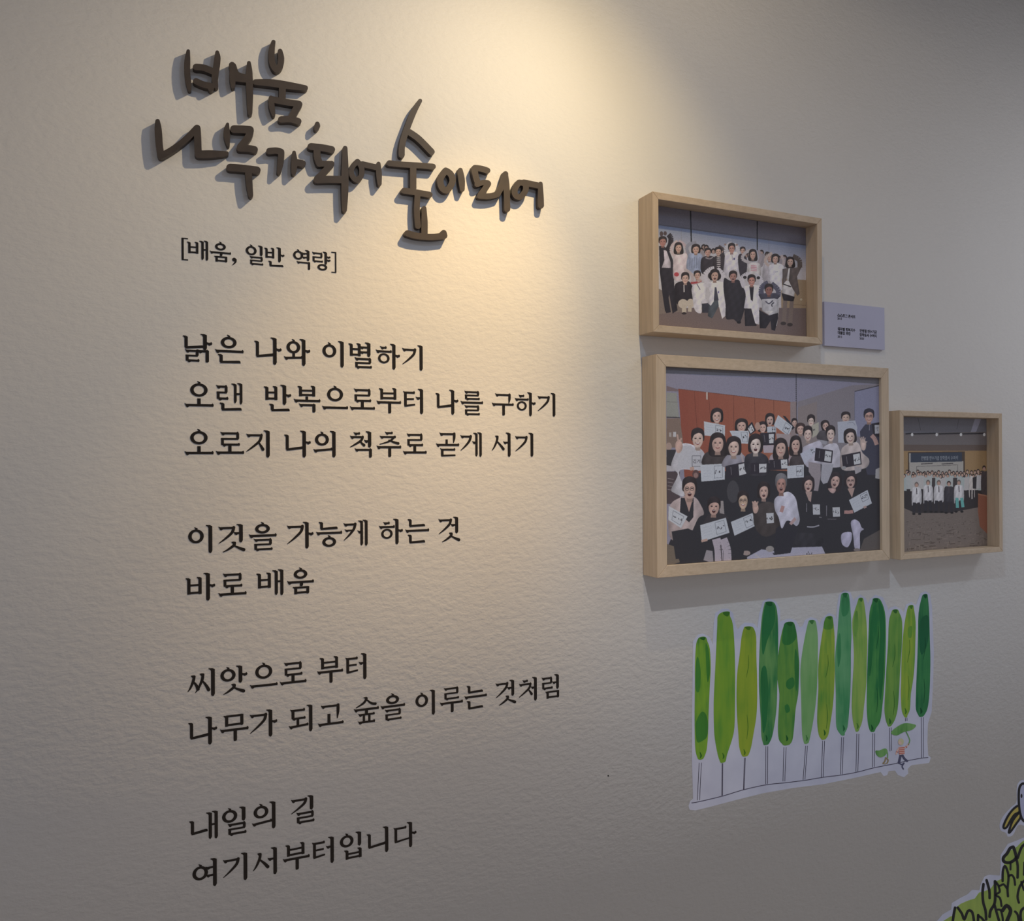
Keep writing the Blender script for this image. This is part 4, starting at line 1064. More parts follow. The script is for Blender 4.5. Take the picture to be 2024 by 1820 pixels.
    c.line([(1550, 1640), (1570, 1580)], 34, A(134, 98, 96)); c.line([(1640, 1760), (1690, 1700)], 30, A(134, 108, 108)); c.ell(1210, 2040, 40, 24, A(120, 104, 100)); c.ell(1440, 2000, 40, 30, A(112, 106, 104)); c.line([(1290, 2050), (1340, 2090)], 16, A(130, 126, 132))
    c.poly([(1050, 1900), (1200, 1960), (1170, 2110), (1080, 2120)], A(37, 36, 41))
    c.noise(0.03, 5); c.soften(2)


def paint_hall(c):
    c.zoom(1600, 680, 3.64)
    A = lambda *p: K(*p)
    c.poly([(600, 450), (1400, 450), (1400, 1600), (600, 1600)], A(84, 84, 92))
    c.poly([(1158, 640), (1196, 520), (1240, 525), (1196, 640)], A(112, 112, 128)); c.line([(778, 520), (800, 620)], 3, A(60, 60, 66)); c.line([(1078, 525), (1060, 610)], 3, A(60, 60, 66))
    c.poly([(600, 640), (1400, 628), (1400, 745), (600, 735)], A(86, 80, 80)); c.poly([(600, 722), (1400, 724), (1400, 780), (600, 772)], A(78, 66, 60))
    for a, b in ((690, 735), (745, 910), (930, 1090), (1100, 1262)): c.line([(a, 645), (b, 641)], 10, A(38, 36, 40))
    for x in (738, 915, 1090, 1258): c.ell(x, 650, 9, 12, A(190, 188, 186))
    c.poly([(600, 768), (1400, 765), (1400, 1080), (600, 1080)], A(122, 96, 60)); c.poly([(708, 776), (1118, 772), (1118, 1000), (708, 1000)], A(60, 48, 40)); c.poly([(718, 846), (1108, 842), (1108, 1000), (718, 1000)], A(128, 124, 118)); c.poly([(728, 784), (1098, 778), (1098, 844), (728, 850)], A(40, 48, 62)); c.poly([(716, 784), (728, 784), (728, 850), (716, 850)], A(120, 118, 116))
    ctext(c, '안병열 연수기금 장학증서 수여식', 802, 833, 34, A(128, 134, 142), 0.575, -0.012)
    for x0, x1 in ((800, 886), (950, 1034)): c.line([(x0, 862), (x1, 857)], 7, A(66, 62, 62))
    c.line([(770, 880), (1066, 868)], 3, A(70, 66, 66)); c.line([(770, 880), (772, 930)], 3, A(70, 66, 66)); c.line([(1066, 868), (1066, 920)], 3, A(70, 66, 66))
    c.poly([(600, 1180), (1400, 1170), (1400, 1600), (600, 1600)], A(90, 80, 74))
    r = random.Random(7)
    for _ in range(300):
        y = r.uniform(1230, 1500); k = (y - 1130) / 340; x = r.uniform(690, 1290); l = r.uniform(10, 34) * k
        col = A(62, 52, 46) if r.random() < 0.45 else A(104, 92, 84)
        if r.random() < 0.6: c.line([(x, y), (x + l * 1.5, y - l * 0.1)], 6 * k, col, 0.8)
        else: c.line([(x, y), (x - 3, y + l)], 6 * k, col, 0.8)
    c.poly([(600, 1030), (1290, 1040), (1290, 1160), (1000, 1215), (760, 1215), (680, 1180), (600, 1180)], A(40, 36, 38))
    xs_ = [685 + i * 26 for i in range(22)]
    for row, (yy, dx) in enumerate(((925, 12), (942, 0))):
        for i, x in enumerate(xs_):
            x += dx + r.uniform(-5, 5); y = yy + r.uniform(-9, 7)
            if x > 1240: continue
            dark = r.random() < 0.16
            c.poly([(x - 15, y + 18), (x + 15, y + 18), (x + 17, y + 110), (x - 17, y + 110)], A(52, 46, 48) if dark else A(146 - r.random() * 20, 138, 136))
            c.ell(x, y, 11, 15, A(44, 34, 34)); c.ell(x, y + 4, 8, 11, A(150, 116, 100))
    c.blob([(1150, 960), (1186, 960), (1196, 1000), (1190, 1100), (1150, 1100)], A(142, 132, 128)); c.poly([(1174, 960), (1204, 950), (1206, 1040), (1176, 1040)], A(40, 38, 42)); c.poly([(1204, 940), (1238, 945), (1236, 1035), (1200, 1040)], A(150, 146, 148)); c.ell(1214, 912, 11, 15, A(44, 34, 34)); c.ell(1214, 917, 8, 11, A(150, 116, 100))
    c.blob([(1238, 925), (1260, 915), (1290, 930), (1290, 1088), (1240, 1080)], A(52, 46, 48)); c.ell(1257, 888, 13, 16, A(40, 32, 34)); c.ell(1257, 896, 9, 12, A(140, 104, 92))
    for x, y, dk in ((770, 1010, 0), (853, 995, 0), (930, 996, 0), (1003, 1002, 1), (1075, 994, 0)):
        col = A(42, 40, 46) if dk else A(152, 148, 152)
        c.blob([(x - 32, y + 34), (x, y + 22), (x + 32, y + 34), (x + 36, y + 130), (x + 14, y + 142), (x - 16, y + 130), (x - 34, y + 150)], col); c.line([(x, y + 26), (x + 2, y + 70)], 6, A(60, 54, 60)); c.ell(x, y, 15, 19, A(52, 42, 40) if dk else A(86, 76, 72)); c.ell(x, y + 6, 11, 14, A(150, 112, 98))
        c.line([(x - 16, y + 130), (x - 20, y + 205)], 22, A(36, 34, 40)); c.line([(x + 14, y + 130), (x + 20, y + 205)], 22, A(36, 34, 40)); c.ell(x - 20, y + 212, 12, 7, A(24, 22, 24)); c.ell(x + 22, y + 212, 12, 7, A(24, 22, 24))
        if x == 1075: c.line([(x - 14, y + 112), (x - 10, y + 185)], 22, A(64, 132, 128)); c.line([(x + 20, y + 112), (x + 30, y + 180)], 22, A(64, 132, 128))
    for x in (1140, 1160, 1180, 1196): c.line([(x, 1050), (x, 1160)], 12, A(40, 36, 40))
    c.poly([(1214, 1074), (1290, 1090), (1290, 1376), (1226, 1312), (1212, 1200)], A(112, 64, 44)); c.poly([(1214, 1074), (1290, 1090), (1290, 1100), (1214, 1084)], A(130, 86, 62))
    c.noise(0.03, 9); c.soften(1)


make_frame('upper pine box frame, deep, holding a photo of people with arms raised',
           [(1287, 378), (1624.5, 431), (1626, 679), (1294, 657)], [(1299.7, 393), (1614.6, 441), (1615, 667), (1305, 643)],
           0.047, 0.031, paint_arms, 1100, 'group_photo_arms_raised')
make_frame('largest pine frame, middle left, holding a crowded photo of smiling people with white cards',
           [(1294.8, 697.8), (1756.6, 729), (1759, 1106.6), (1301, 1142)], [(1318, 721), (1742, 745), (1741, 1090), (1321, 1118.6)],
           0.047, 0.006, paint_cards, 1400, 'group_photo_with_cards')
make_frame('smallest pine box frame at right, holding a photo of a group in a hall',
           [(1778, 811.3), (1981, 816.5), (1982, 1090.7), (1781, 1105.8)], [(1786, 821.5), (1974.5, 826), (1976, 1081.6), (1788, 1092)],
           0.047, 0.030, paint_hall, 900, 'group_photo_in_hall')

# ------------------------------------------------------------------ caption placard
M_CARD = mat_noise('pale_lavender_card', KL(121, 121, 136, 2.9), KL(119, 119, 134, 2.9), 20, 0.6)
M_PRINT = new_mat('small_black_print', (0.02, 0.018, 0.02), 0.6, 0.3)


def placard():
    q = [(1629.4, 596), (1748.5, 608), (1748, 691.6), (1630, 682.7)]
    f = FramePlane(q, 0.006)
    k = [f.hit(x, y, 0.006) for x, y in q]
    x0, x1 = (k[0][0] + k[3][0]) / 2, (k[1][0] + k[2][0]) / 2
    z1, z0 = (k[0][1] + k[1][1]) / 2, (k[2][1] + k[3][1]) / 2
    base = f.pt((x0 + x1) / 2, z0, 0)
    root = thing('caption_placard', 'small pale lavender caption card with tiny black text right of the upper frame', 'placard', base)
    r = [(x0, z0), (x1, z0), (x1, z1), (x0, z1)]
    v = [f.pt(x, z, h) for h in (0.0, 0.006) for x, z in r]
    link_mesh('card', v, [(3, 2, 1, 0), (4, 5, 6, 7)] + [(a, (a + 1) % 4, 4 + (a + 1) % 4, 4 + a) for a in range(4)], M_CARD, root, base)
    T4 = Matrix(((f.T.x, 0, f.N.x, 0), (f.T.y, 0, f.N.y, 0), (0, 1, 0, 0), (0, 0, 0, 1)))
    for body, px, py, em, bold in (('心心토크 콘서트', 1655, 625.5, 0.0078, 0.00022), ('2014', 1655, 631.5, 0.0066, 0.00005),
                                   ('워라벨 행복지수', 1655.5, 652.5, 0.0078, 0.00022), ('더불업 과정', 1655.5, 660, 0.0078, 0.00022), ('2013', 1655.5, 667, 0.0066, 0.00005),
                                   ('안병열 연수기금', 1699, 656, 0.0078, 0.00022), ('장학증서 수여식', 1699, 664, 0.0078, 0.00022), ('2020', 1699, 670.5, 0.0066, 0.00005)):
        x, z = f.hit(px, py, 0.006)
        cu = bpy.data.curves.new('caption', 'FONT')
        cu.body = body; cu.size = em; cu.offset = bold; cu.extrude = 0.00008
        tmp = bpy.data.objects.new('tmp', cu); COL.objects.link(tmp)
        dg = bpy.context.evaluated_depsgraph_get()
        me = bpy.data.meshes.new_from_object(tmp.evaluated_get(dg))
        bpy.data.objects.remove(tmp, do_unlink=True)
        me.materials.clear(); me.materials.append(M_PRINT)
        o = bpy.data.objects.new('caption_line', me); COL.objects.link(o)
        me.transform(T4)
        o.parent = root
        o.location = f.pt(x, z, 0.0062) - base
placard()

# ------------------------------------------------------------------ watercolour tree sticker
def c7(x, y): return (1300 + x / 3.3733, 1140 + y / 3.3733)


def c8(x, y): return (1800 + x / 5.6875, 1500 + y / 5.6875)


def flat(name, polys, cf, h0, h1, mat, parent=None, loc=None):
    q = [[sz(*cf(x, y)) for x, y in p] for p in polys]
    return solid(name, q, lambda a, b, h: W(a, b, h), h0, h1, mat, parent, loc, eps=1e-7)


def mat_water(name, c1, c2, seed):
    m = new_mat(name, c1, 0.6, 0.25)
    tc = nd(m, 'ShaderNodeTexCoord')
    mp = nd(m, 'ShaderNodeMapping'); mp.inputs['Scale'].default_value = (60, 60, 6); mp.inputs['Location'].default_value = (seed * 3.1, seed, seed * 1.7)
    n = nd(m, 'ShaderNodeTexNoise', Scale=1.6, Detail=4.0, Roughness=0.55)
    mp2 = nd(m, 'ShaderNodeMapping'); mp2.inputs['Scale'].default_value = (25, 25, 14); mp2.inputs['Location'].default_value = (seed, seed * 2.3, seed)
    n2 = nd(m, 'ShaderNodeTexNoise', Scale=1.0, Detail=2.0)
    lk(m, tc, 'Object', mp, 'Vector'); lk(m, mp, 'Vector', n, 'Vector'); lk(m, tc, 'Object', mp2, 'Vector'); lk(m, mp2, 'Vector', n2, 'Vector')
    mx = nd(m, 'ShaderNodeMath', operation='ADD'); lk(m, n, 'Fac', mx, 0); lk(m, n2, 'Fac', mx, 1)
    hf = nd(m, 'ShaderNodeMath', operation='MULTIPLY'); hf.inputs[1].default_value = 0.5; lk(m, mx, 0, hf, 0)
    r = ramp(m, hf, 0, [(0.36, c2), (0.50, tuple((a + b * 2) / 3 for a, b in zip(c2, c1))), (0.62, c1)])
    lk(m, r, 'Color', bsdf(m), 'Base Color')
    return m


M_STICK = mat_noise('pale_sticker_film', KL(116, 117, 129, 3.3), KL(119, 120, 130, 3.75), 12, 0.5)
M_PEN = new_mat('grey_pen_line', KL(52, 48, 62), 0.6, 0.2)

TREES = [
    ((298, 398), [(430, 260, 330), (480, 252, 346), (600, 247, 352), (720, 247, 346), (900, 245, 338), (1050, 246, 334), (1150, 250, 325), (1200, 262, 308)], (285, 1218), (94, 126, 38), (48, 96, 36)),
    ((455, 230), [(260, 400, 480), (320, 396, 500), (500, 388, 512), (700, 378, 515), (850, 372, 514), (1000, 374, 510), (1080, 380, 495), (1180, 398, 462), (1225, 412, 452)], (430, 1240), (92, 122, 38), (70, 110, 38)),
    ((600, 328), [(345, 572, 640), (400, 558, 655), (520, 545, 656), (650, 528, 660), (800, 524, 662), (930, 528, 656), (1040, 536, 638), (1130, 542, 622), (1180, 556, 606)], (580, 1198), (110, 126, 38), (90, 116, 36)),
    ((740, 163), [(190, 708, 785), (260, 694, 798), (400, 682, 802), (560, 675, 800), (720, 674, 796), (850, 680, 792), (950, 686, 782), (1060, 690, 762), (1110, 702, 740)], (718, 1122), (78, 116, 66), (30, 88, 48)),
    ((878, 298), [(330, 838, 915), (400, 820, 928), (520, 802, 938), (580, 794, 942), (680, 797, 940), (780, 810, 935), (880, 806, 918), (1000, 800, 908), (1080, 806, 898), (1110, 826, 884)], (855, 1124), (78, 114, 48), (38, 92, 44)),
    ((1025, 285), [(310, 1000, 1055), (400, 980, 1066), (520, 960, 1066), (620, 950, 1064), (740, 952, 1060), (860, 956, 1050), (960, 958, 1035), (1050, 962, 1018), (1100, 972, 1006)], (988, 1114), (96, 130, 84), (78, 120, 68)),
    ((1143, 260), [(290, 1112, 1168), (400, 1092, 1178), (520, 1076, 1178), (620, 1068, 1180), (740, 1070, 1175), (860, 1064, 1166), (970, 1062, 1150), (1050, 1072, 1136), (1080, 1088, 1118)], (1103, 1087), (108, 128, 46), (66, 108, 42)),
    ((1247, 105), [(130, 1220, 1275), (250, 1206, 1286), (380, 1196, 1290), (500, 1184, 1286), (640, 1182, 1286), (780, 1186, 1282), (900, 1186, 1274), (1000, 1190, 1264), (1040, 1210, 1246)], (1236, 1058), (74, 122, 84), (46, 104, 66)),
    ((1352, 138), [(170, 1330, 1374), (260, 1302, 1386), (330, 1296, 1392), (450, 1304, 1396), (560, 1306, 1392), (700, 1298, 1390), (860, 1292, 1374), (960, 1300, 1362), (1010, 1312, 1344)], (1328, 1032), (112, 134, 66), (84, 120, 54)),
    ((1452, 140), [(165, 1430, 1490), (230, 1412, 1512), (330, 1406, 1520), (500, 1400, 1518), (700, 1394, 1510), (860, 1392, 1496), (960, 1398, 1482), (1010, 1408, 1452)], (1432, 1034), (60, 112, 56), (26, 86, 46)),
    ((1582, 215), [(240, 1556, 1610), (300, 1540, 1628), (450, 1534, 1626), (600, 1524, 1616), (750, 1516, 1608), (880, 1510, 1598), (950, 1518, 1580), (985, 1530, 1560)], (1545, 998), (90, 122, 54), (60, 104, 46)),
    ((1688, 186), [(210, 1664, 1706), (300, 1646, 1718), (420, 1632, 1716), (560, 1624, 1712), (680, 1622, 1702), (780, 1620, 1686), (880, 1624, 1680), (920, 1636, 1664)], (1654, 938), (112, 132, 46), (80, 118, 44)),
    ((1782, 113), [(140, 1758, 1800), (240, 1738, 1808), (400, 1734, 1812), (540, 1730, 1816), (680, 1724, 1814), (800, 1720, 1808), (880, 1720, 1796), (920, 1736, 1776)], (1755, 934), (42, 98, 56), (18, 74, 46)),
]
TRUNKS = [((275, 1238, 263, 1488), (290, 1238, 278, 1488)), ((428, 1242, 426, 1458), (433, 1242, 431, 1456)), ((577, 1205, 570, 1416), (583, 1205, 575, 1415)),
          ((720, 1128, 719, 1380), (733, 1128, 731, 1378)), ((840, 1135, 834, 1362), (855, 1135, 846, 1362)), ((985, 1125, 968, 1352), (997, 1125, 980, 1350)),
          ((1098, 1092, 1090, 1336), (1111, 1092, 1102, 1335)), ((1225, 1068, 1216, 1316), (1238, 1068, 1228, 1315)), ((1326, 1046, 1320, 1298), (1340, 1046, 1333, 1296)),
          ((1432, 1042, 1430, 1268), (1445, 1042, 1442, 1265)), ((1543, 1005, 1547, 1162), (1555, 1003, 1558, 1158)), ((1650, 940, 1650, 962), (1661, 938, 1661, 960)),
          ((1755, 935, 1757, 1205), (1769, 935, 1769, 1202))]
BACK = [(205, 1530), (215, 1495), (235, 1480), (228, 1240), (228, 900), (235, 430), (270, 385), (300, 378), (345, 400), (366, 450), (374, 300), (385, 240), (430, 212), (470, 212), (500, 240), (522, 330), (535, 350),
        (550, 328), (580, 305), (640, 310), (665, 340), (676, 250), (700, 165), (740, 142), (790, 165), (815, 220), (815, 300), (830, 290), (880, 278), (920, 290), (945, 335), (965, 330), (980, 290), (1020, 268), (1060, 280),
        (1080, 320), (1095, 280), (1140, 240), (1175, 255), (1190, 280), (1195, 200), (1208, 120), (1245, 85), (1285, 105), (1305, 160), (1320, 140), (1350, 118), (1385, 140), (1402, 180), (1415, 150), (1450, 120), (1500, 135),
        (1530, 200), (1537, 225), (1550, 205), (1585, 195), (1620, 215), (1640, 235), (1655, 185), (1690, 168), (1722, 190), (1732, 160), (1750, 110), (1785, 95), (1815, 115), (1828, 200), (1840, 500), (1835, 700), (1825, 900),
        (1800, 980), (1797, 1100), (1802, 1188), (1820, 1205), (1808, 1240), (1690, 1255), (1665, 1280), (1670, 1310), (1640, 1335), (1600, 1320), (1580, 1290), (1537, 1295), (1530, 1320), (1505, 1328), (1485, 1300), (1300, 1342),
        (1100, 1382), (900, 1407), (700, 1442), (500, 1492), (350, 1532), (250, 1556), (212, 1552)]


BLOTCH = {0: [[(290, 900), (320, 915), (334, 980), (328, 1060), (300, 1090), (262, 1100), (252, 1030), (256, 960)], [(255, 560), (270, 540), (285, 640), (275, 760), (250, 740)], [(318, 440), (340, 500), (346, 640), (330, 700), (320, 560)]],
          3: [[(725, 170), (775, 190), (778, 300), (730, 420), (700, 520), (690, 400), (702, 250)], [(686, 640), (720, 600), (735, 760), (725, 960), (700, 1040), (692, 900)]],
          4: [[(850, 305), (905, 310), (922, 400), (880, 450), (830, 440), (835, 350)], [(860, 690), (900, 670), (910, 720), (880, 750), (855, 730)], [(845, 860), (868, 850), (880, 890), (855, 905)], [(915, 480), (936, 560), (935, 680), (920, 760), (910, 600)]],
          6: [[(1120, 270), (1160, 275), (1165, 340), (1120, 350), (1104, 330)]],
          7: [[(1240, 115), (1272, 150), (1268, 240), (1230, 260), (1222, 180)], [(1196, 420), (1215, 380), (1220, 520), (1200, 600)]],
          8: [[(1310, 250), (1330, 230), (1335, 330), (1318, 400), (1302, 360)]],
          9: [[(1470, 160), (1508, 240), (1512, 420), (1500, 700), (1480, 820), (1470, 600), (1482, 380)], [(1412, 340), (1430, 300), (1430, 520), (1410, 660)]],
          11: [[(1668, 340), (1694, 330), (1690, 400), (1670, 400)]],
          12: [[(1745, 300), (1800, 260), (1802, 420), (1760, 520), (1742, 440)]]}


def tree_sticker():
    base = W(*sz(*c7(1000, 1380)), 0)
    root = thing('tree_sticker', 'wide wall sticker of thirteen tall green watercolour trees below the picture frames', 'wall sticker', base)
    flat('sticker_film', [BACK], c7, 0.0001, 0.0005, M_STICK, root, base)
    rnd = random.Random(4)
    for k, (top, st, bot, a, b) in enumerate(TREES):
        L = [(x, y) for y, x, _ in st]; R = [(x, y) for y, _, x in st]
        w = (st[0][2] - st[0][1]) * 0.28; wb = (st[-1][2] - st[-1][1]) * 0.25
        ring = catmull([(top[0] + w, top[1] + 2)] + R + [(bot[0] + wb, bot[1] - 4), (bot[0] - wb, bot[1] - 1)] + L[::-1] + [(top[0] - w, top[1] + 4)], 3, True)
        cr = flat('tree_crown', [ring], c7, 0.0005, 0.0008, mat_water('watercolour_green', KL(*a), KL(*b), k), root, base)
        dk = new_mat('darker_paint', KL(b[0] * 0.62, b[1] * 0.76, b[2] * 0.7), 0.6, 0.2)
        def dab(polys, mat, h):
            ob = flat('paint_dab', polys, c7, h, h + 0.00006, mat, root, base)
            ob.parent = cr; ob.location = Vector((0, 0, 0))
        mid = mat_water('deeper_green', KL(*b), KL(b[0] * 0.85, b[1] * 0.9, b[2] * 0.85), k + 40)
        for q in BLOTCH.get(k, []):
            dab([catmull(q, 4, True)], mid, 0.0008)
        o1, o2 = rnd.uniform(-4, 4), rnd.uniform(0, 10)
        dab([catmull([(top[0] - w, top[1] + 6), (top[0] + w * 0.9, top[1] + 3), (top[0] + w * 0.6 + o1, top[1] + 22 + o2), (top[0] - w * 0.4, top[1] + 18 + o2)], 3, True)], dk, 0.00088)
        x_ = bot[0] + rnd.uniform(-6, 8); y_ = bot[1] - rnd.uniform(24, 50)
        dab(brush([(x_ - 4, y_ - 22, 4), (x_ + 3, y_, rnd.uniform(9, 15)), (x_ - 2, y_ + 14, 5)], 8), dk, 0.00088)
        if k in (2, 6, 11, 10, 9, 12):
            xm = (st[3][1] + st[3][2]) / 2; y = st[2][0]
            dab(brush([(xm + 8, y, 2), (xm + 10, y + 70, 4), (xm - 6, y + 150, 2)], 3), dk, 0.00088)
            y = st[-3][0]; dab(brush([(xm, y - 120, 2), (xm + 6, y - 40, 4), (xm - 2, y + 40, 2)], 3), dk, 0.00088)
        for (xa, ya, xb, yb) in TRUNKS[k]:
            flat('trunk_line', brush([(xa, ya), (xb, yb)], 3.6, False), c7, 0.0005, 0.0007, M_PEN, root, base)
    flat('ground_line', brush([(225, 1505), (270, 1498), (430, 1460), (570, 1418), (720, 1385), (840, 1372), (980, 1355), (1100, 1335), (1220, 1320), (1330, 1300), (1440, 1272), (1600, 1240), (1660, 1225), (1760, 1207), (1800, 1203)], 4), c7, 0.0007, 0.00085, M_PEN, root, base)
    leaf = mat_water('leaf_umbrella_green', KL(92, 128, 76), KL(60, 104, 52), 31)
    flat('leaf_umbrella', [catmull([(1553, 1040), (1580, 1008), (1640, 975), (1700, 980), (1720, 992), (1690, 1020), (1640, 1032), (1590, 1056)], 3, True)] + brush([(1652, 1028), (1668, 1060), (1678, 1090), (1668, 1118)], 6), c7, 0.0009, 0.0012, leaf, root, base)
    flat('leaf_umbrella', [catmull([(1450, 1158), (1475, 1156), (1515, 1142), (1530, 1162), (1512, 1190), (1480, 1202), (1456, 1184)], 3, True)] + brush([(1520, 1148), (1530, 1175), (1530, 1205)], 6), c7, 0.0009, 0.0012, leaf, root, base)
    child = bpy.data.objects.new('walking_child', None); COL.objects.link(child); child.parent = root
    cb = W(*sz(*c7(1630, 1235)), 0); child.location = cb - base
    def cp(nm, polys, mat, h):
        o = flat(nm, polys, c7, h, h + 0.00015, mat, None, cb)
        o.parent = child; o.location = (0, 0, 0)
    cp('trousers', brush([(1618, 1184), (1612, 1210), (1606, 1238)], 16) + brush([(1628, 1186), (1642, 1210), (1660, 1226)], 15) + brush([(1608, 1240), (1625, 1250), (1640, 1240), (1628, 1262), (1636, 1280)], 8), new_mat('blue_grey_paint', KL(58, 58, 78), 0.6), 0.0009)
    cp('shirt', [[(1604, 1134), (1640, 1130), (1644, 1180), (1610, 1186)]] + brush([(1638, 1140), (1655, 1130), (1672, 1112)], 10) + brush([(1606, 1142), (1594, 1160), (1588, 1178)], 11), new_mat('pale_peach_paint', KL(165, 138, 128), 0.6), 0.00105)
    cp('shirt_stripes', sum([brush([(1604, y), (1643, y - 3)], 5, False) for y in (1140, 1152, 1164, 1176)], []) + brush([(1652, 1128), (1658, 1136)], 5) + brush([(1590, 1164), (1600, 1168)], 5), new_mat('red_paint', KL(140, 72, 66), 0.6), 0.0012)
    cp('hair', [disc(1619, 1098, 19, 14, 23)], new_mat('sandy_paint', KL(150, 146, 118), 0.6), 0.00105)
    cp('face', [disc(1612, 1106, 11, 12, 12)], new_mat('face_paint', KL(165, 140, 128), 0.6), 0.0012)
    flat('small_figure', brush([(1518, 1205), (1512, 1228), (1500, 1242)], 9) + brush([(1520, 1206), (1534, 1220), (1528, 1240)], 8) + brush([(1500, 1243), (1515, 1246), (1525, 1240)], 5), c7, 0.0009, 0.0011, new_mat('brown_paint', KL(112, 98, 70), 0.6), root, base)
tree_sticker()

# ------------------------------------------------------------------ grassy hill sticker and bird sticker at the right edge
def hill():
    base = W(*sz(*c8(1000, 1820)), 0)
    root = thing('grass_sticker', 'bright green grassy hill sticker with thick black outlines in the lower right corner', 'wall sticker', base)
    flat('sticker_film', [[(250, 1860), (300, 1815), (360, 1745), (455, 1690), (460, 1620), (560, 1560), (640, 1520), (690, 1470), (770, 1475), (790, 1400), (830, 1320), (880, 1300), (1000, 1310), (1010, 1200), (1010, 1080), (1090, 955), (1180, 920), (1274, 880), (1380, 840), (1500, 850), (1600, 960), (1680, 1180), (1760, 1400), (1800, 1700), (1790, 1960), (1700, 2060), (300, 2060), (200, 1990)]], c8, 0.0001, 0.0005, M_STICK, root, base)
    g = mat_water('grass_green', KL(118, 134, 66), KL(104, 122, 60), 50)
    flat('grass_patch', [[(300, 1870), (360, 1822), (440, 1770), (490, 1755), (515, 1660), (560, 1625), (640, 1590), (720, 1565), (765, 1500), (840, 1480), (900, 1452), (950, 1375), (1020, 1345), (1045, 1200), (1060, 1110), (1110, 1030), (1190, 985), (1240, 935), (1290, 900), (1380, 872), (1490, 885), (1570, 985), (1650, 1200), (1728, 1420), (1768, 1700), (1755, 1940), (1680, 2030), (340, 2030), (270, 1960)]], c8, 0.0005, 0.0007, g, root, base)
    S = [([(1150, 985), (1172, 1050), (1178, 1115), (1110, 1162), (1045, 1150), (1040, 1105), (1080, 1060), (1115, 1000), (1150, 985)], 28), ([(1180, 1100), (1200, 1200), (1198, 1330)], 24), ([(1120, 1160), (1119, 1240)], 18),
         ([(1300, 940), (1250, 980), (1222, 1040), (1200, 1110)], 24), ([(1030, 1370), (1033, 1260), (1055, 1200), (1082, 1250), (1097, 1330), (1085, 1450), (1090, 1540)], 22), ([(1095, 1320), (1130, 1300), (1160, 1340), (1170, 1412)], 20),
         ([(850, 1360), (880, 1470), (884, 1560)], 24), ([(815, 1405), (805, 1500), (812, 1610), (838, 1700), (845, 1800)], 25), ([(945, 1372), (947, 1500), (940, 1620), (895, 1700), (884, 1770)], 26),
         ([(960, 1385), (992, 1425), (1040, 1405), (1080, 1455)], 20), ([(985, 1430), (998, 1490), (950, 1525), (1000, 1560), (1018, 1650)], 20), ([(1285, 1355), (1225, 1425), (1198, 1540), (1213, 1612)], 22),
         ([(1240, 1380), (1270, 1470)], 20), ([(496, 1668), (480, 1750), (466, 1850)], 24), ([(526, 1668), (572, 1735), (600, 1800), (640, 1705), (690, 1722), (712, 1850)], 24), ([(755, 1750), (752, 1850)], 24), ([(760, 1760), (800, 1790), (850, 1860)], 22),
         ([(940, 1640), (962, 1720), (1000, 1850)], 24), ([(975, 1690), (1010, 1700), (1030, 1780), (1035, 1860)], 20), ([(1030, 1700), (1075, 1645), (1120, 1700), (1090, 1790), (1060, 1860)], 34), ([(1170, 1712), (1200, 1750), (1215, 1860)], 22), ([(1290, 1660), (1240, 1700), (1232, 1780), (1250, 1860)], 24),
         ([(1272, 1160), (1268, 1300)], 16), ([(1330, 1000), (1360, 1100), (1350, 1260)], 24), ([(1340, 1600), (1365, 1480), (1395, 1600)], 24), ([(560, 1950), (600, 1880), (650, 1990)], 24), ([(1440, 1300), (1470, 1180), (1510, 1290), (1505, 1400)], 24), ([(1540, 1700), (1580, 1560), (1620, 1720)], 24), ([(1400, 1950), (1450, 1820), (1500, 1950)], 24), ([(1600, 1400), (1625, 1300), (1650, 1400)], 24), ([(800, 2000), (840, 1920), (890, 2010)], 24), ([(1150, 2000), (1190, 1910), (1230, 2010)], 24)]
    blk = new_mat('black_marker', (0.014, 0.013, 0.015), 0.6)
    for pts, w in S:
        flat('grass_outline', brush(pts, w * 1.2, True, 3), c8, 0.0007, 0.0009, blk, root, base)
    # the bird above it
    bb = W(*sz(*c8(1350, 740)), 0)
    r2 = thing('bird_sticker', 'white cartoon bird sticker with yellow beak at the right edge, above the grass', 'wall sticker', bb)
    body = catmull([(1272, 275), (1240, 285), (1218, 330), (1212, 400), (1214, 500), (1226, 600), (1252, 675), (1300, 712), (1400, 740), (1560, 700), (1640, 560), (1600, 430), (1480, 420), (1380, 440), (1325, 400), (1302, 315)], 4, True)
    flat('sticker_film', [catmull([(1272, 235), (1215, 260), (1190, 330), (1188, 480), (1130, 540), (1040, 640), (1000, 730), (1010, 800), (1070, 830), (1090, 870), (1150, 850), (1210, 740), (1300, 760), (1400, 790), (1590, 740), (1690, 560), (1630, 390), (1480, 380), (1390, 400), (1345, 300)], 4, True)], c8, 0.0001, 0.0004, M_STICK, r2, bb)
    flat('bird_body', [body], c8, 0.0004, 0.0006, mat_noise('pale_blue_white', KL(128, 130, 152), KL(134, 136, 156), 20), r2, bb)
    flat('body_outline', brush(body + [body[0]], 26, True, 1), c8, 0.0006, 0.0008, blk, r2, bb)
    flat('eye', [disc(1243, 413, 10, 14, 24)], c8, 0.0006, 0.0008, blk, r2, bb)
    yl = new_mat('yellow_paint', KL(140, 126, 62), 0.6)
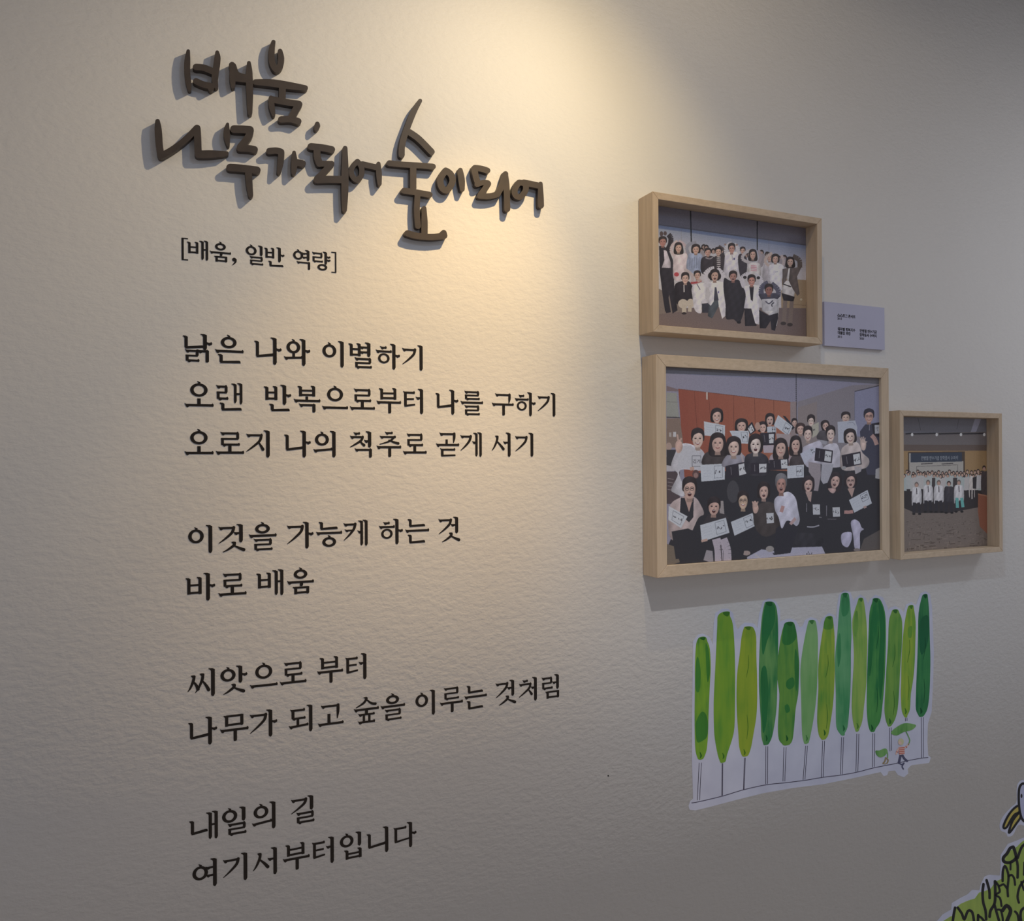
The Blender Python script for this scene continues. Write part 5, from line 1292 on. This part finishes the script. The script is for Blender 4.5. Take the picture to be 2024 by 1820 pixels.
    for ring in ([(1208, 525), (1150, 562), (1090, 640), (1045, 735), (1045, 775), (1078, 762), (1118, 690), (1165, 622), (1218, 590)], [(1224, 602), (1180, 640), (1140, 700), (1112, 775), (1102, 826), (1130, 800), (1185, 722), (1230, 655)]):
        cr = catmull(ring, 4, True)
        bk = flat('beak', [cr], c8, 0.0006, 0.00075, yl, r2, bb)
        ol = flat('beak_outline', brush(cr + [cr[0]], 24, True, 1), c8, 0.00075, 0.0009, blk, r2, bb)
        ol.parent = bk; ol.location = (0, 0, 0)
hill()

# tiny dark speck on the plaster
sp = flat('dark_speck', [disc(0, 0, 1.4, 8)], lambda x, y: (1202 + x, 1533 + y), 0.0001, 0.0008, M_INK, None, W(*sz(1202, 1533), 0))
tag(sp, 'tiny dark speck on bare wall left of the tree sticker', 'speck')
# ------------------------------------------------------------------ ceiling spotlights, just above the frame
M_METAL = mat_noise('white_enamel', (0.70, 0.70, 0.70), (0.74, 0.74, 0.74), 20, 0.35)


def revolve(prof, pos, axis, n=24):
    q = Vector(axis).to_track_quat('Z', 'Y')
    v, f = [], []
    for r, z in prof:
        for i in range(n):
            a = 2 * math.pi * i / n
            v.append(Vector(pos) + q @ Vector((r * math.cos(a), r * math.sin(a), z)))
    for k in range(len(prof) - 1):
        for i in range(n):
            j = (i + 1) % n
            f.append((k * n + i, k * n + j, (k + 1) * n + j, (k + 1) * n + i))
    return v, f


for k, (p, t) in enumerate(LAMPS):
    d = (t - p).normalized()
    root = thing('ceiling_spotlight', ['white ceiling spotlight nearest the wall', 'white ceiling spotlight further from the wall, left of the others', 'white ceiling spotlight aimed at the right end of the wall', 'white ceiling spotlight'][min(k, 3)], 'spotlight', Vector((p.x, p.y, ZC)), 'ceiling spotlights washing the wall')
    v, f = revolve([(0.001, -0.11), (0.028, -0.11), (0.034, -0.09), (0.036, -0.012), (0.033, -0.012), (0.031, -0.03), (0.001, -0.035)], p, d)
    link_mesh('lamp_head', v, f, M_METAL, root, p, None, True)
    b = p - d * 0.09
    v, f = revolve([(0.001, 0), (0.008, 0), (0.008, ZC - b.z - 0.012), (0.03, ZC - b.z - 0.012), (0.03, ZC - b.z - 0.0005), (0.001, ZC - b.z - 0.0005)], b, (0, 0, 1))
    link_mesh('lamp_stem', v, f, M_METAL, root, b, None, False)

for PANEL, lb in zip(PANELS, ('added square white fill-light panel under the ceiling, nearer the wall', 'added square white fill-light panel under the ceiling, further from the wall')):  # made-up fixtures around the added fill lights
    root = thing('added_fill_panel', lb, 'ceiling light', PANEL, 'added fill-light panels under the ceiling')
    def pbox(nm, x0, x1, y0, y1, z0, z1, m):
        v = [PANEL + Vector((x, y, z)) for z in (z0, z1) for y in (y0, y1) for x in (x0, x1)]
        return link_mesh(nm, v, [(0, 2, 3, 1), (4, 5, 7, 6), (0, 1, 5, 4), (2, 6, 7, 3), (0, 4, 6, 2), (1, 3, 7, 5)], m, root, PANEL)
    pbox('diffuser', -0.29, 0.29, -0.29, 0.29, -0.012, 0.014, M_METAL)
    for x0, x1, y0, y1 in ((-0.31, -0.29, -0.31, 0.31), (0.29, 0.31, -0.31, 0.31), (-0.29, 0.29, -0.31, -0.29), (-0.29, 0.29, 0.29, 0.31)):
        pbox('panel_edge', x0, x1, y0, y1, -0.018, 0.0145, M_METAL)
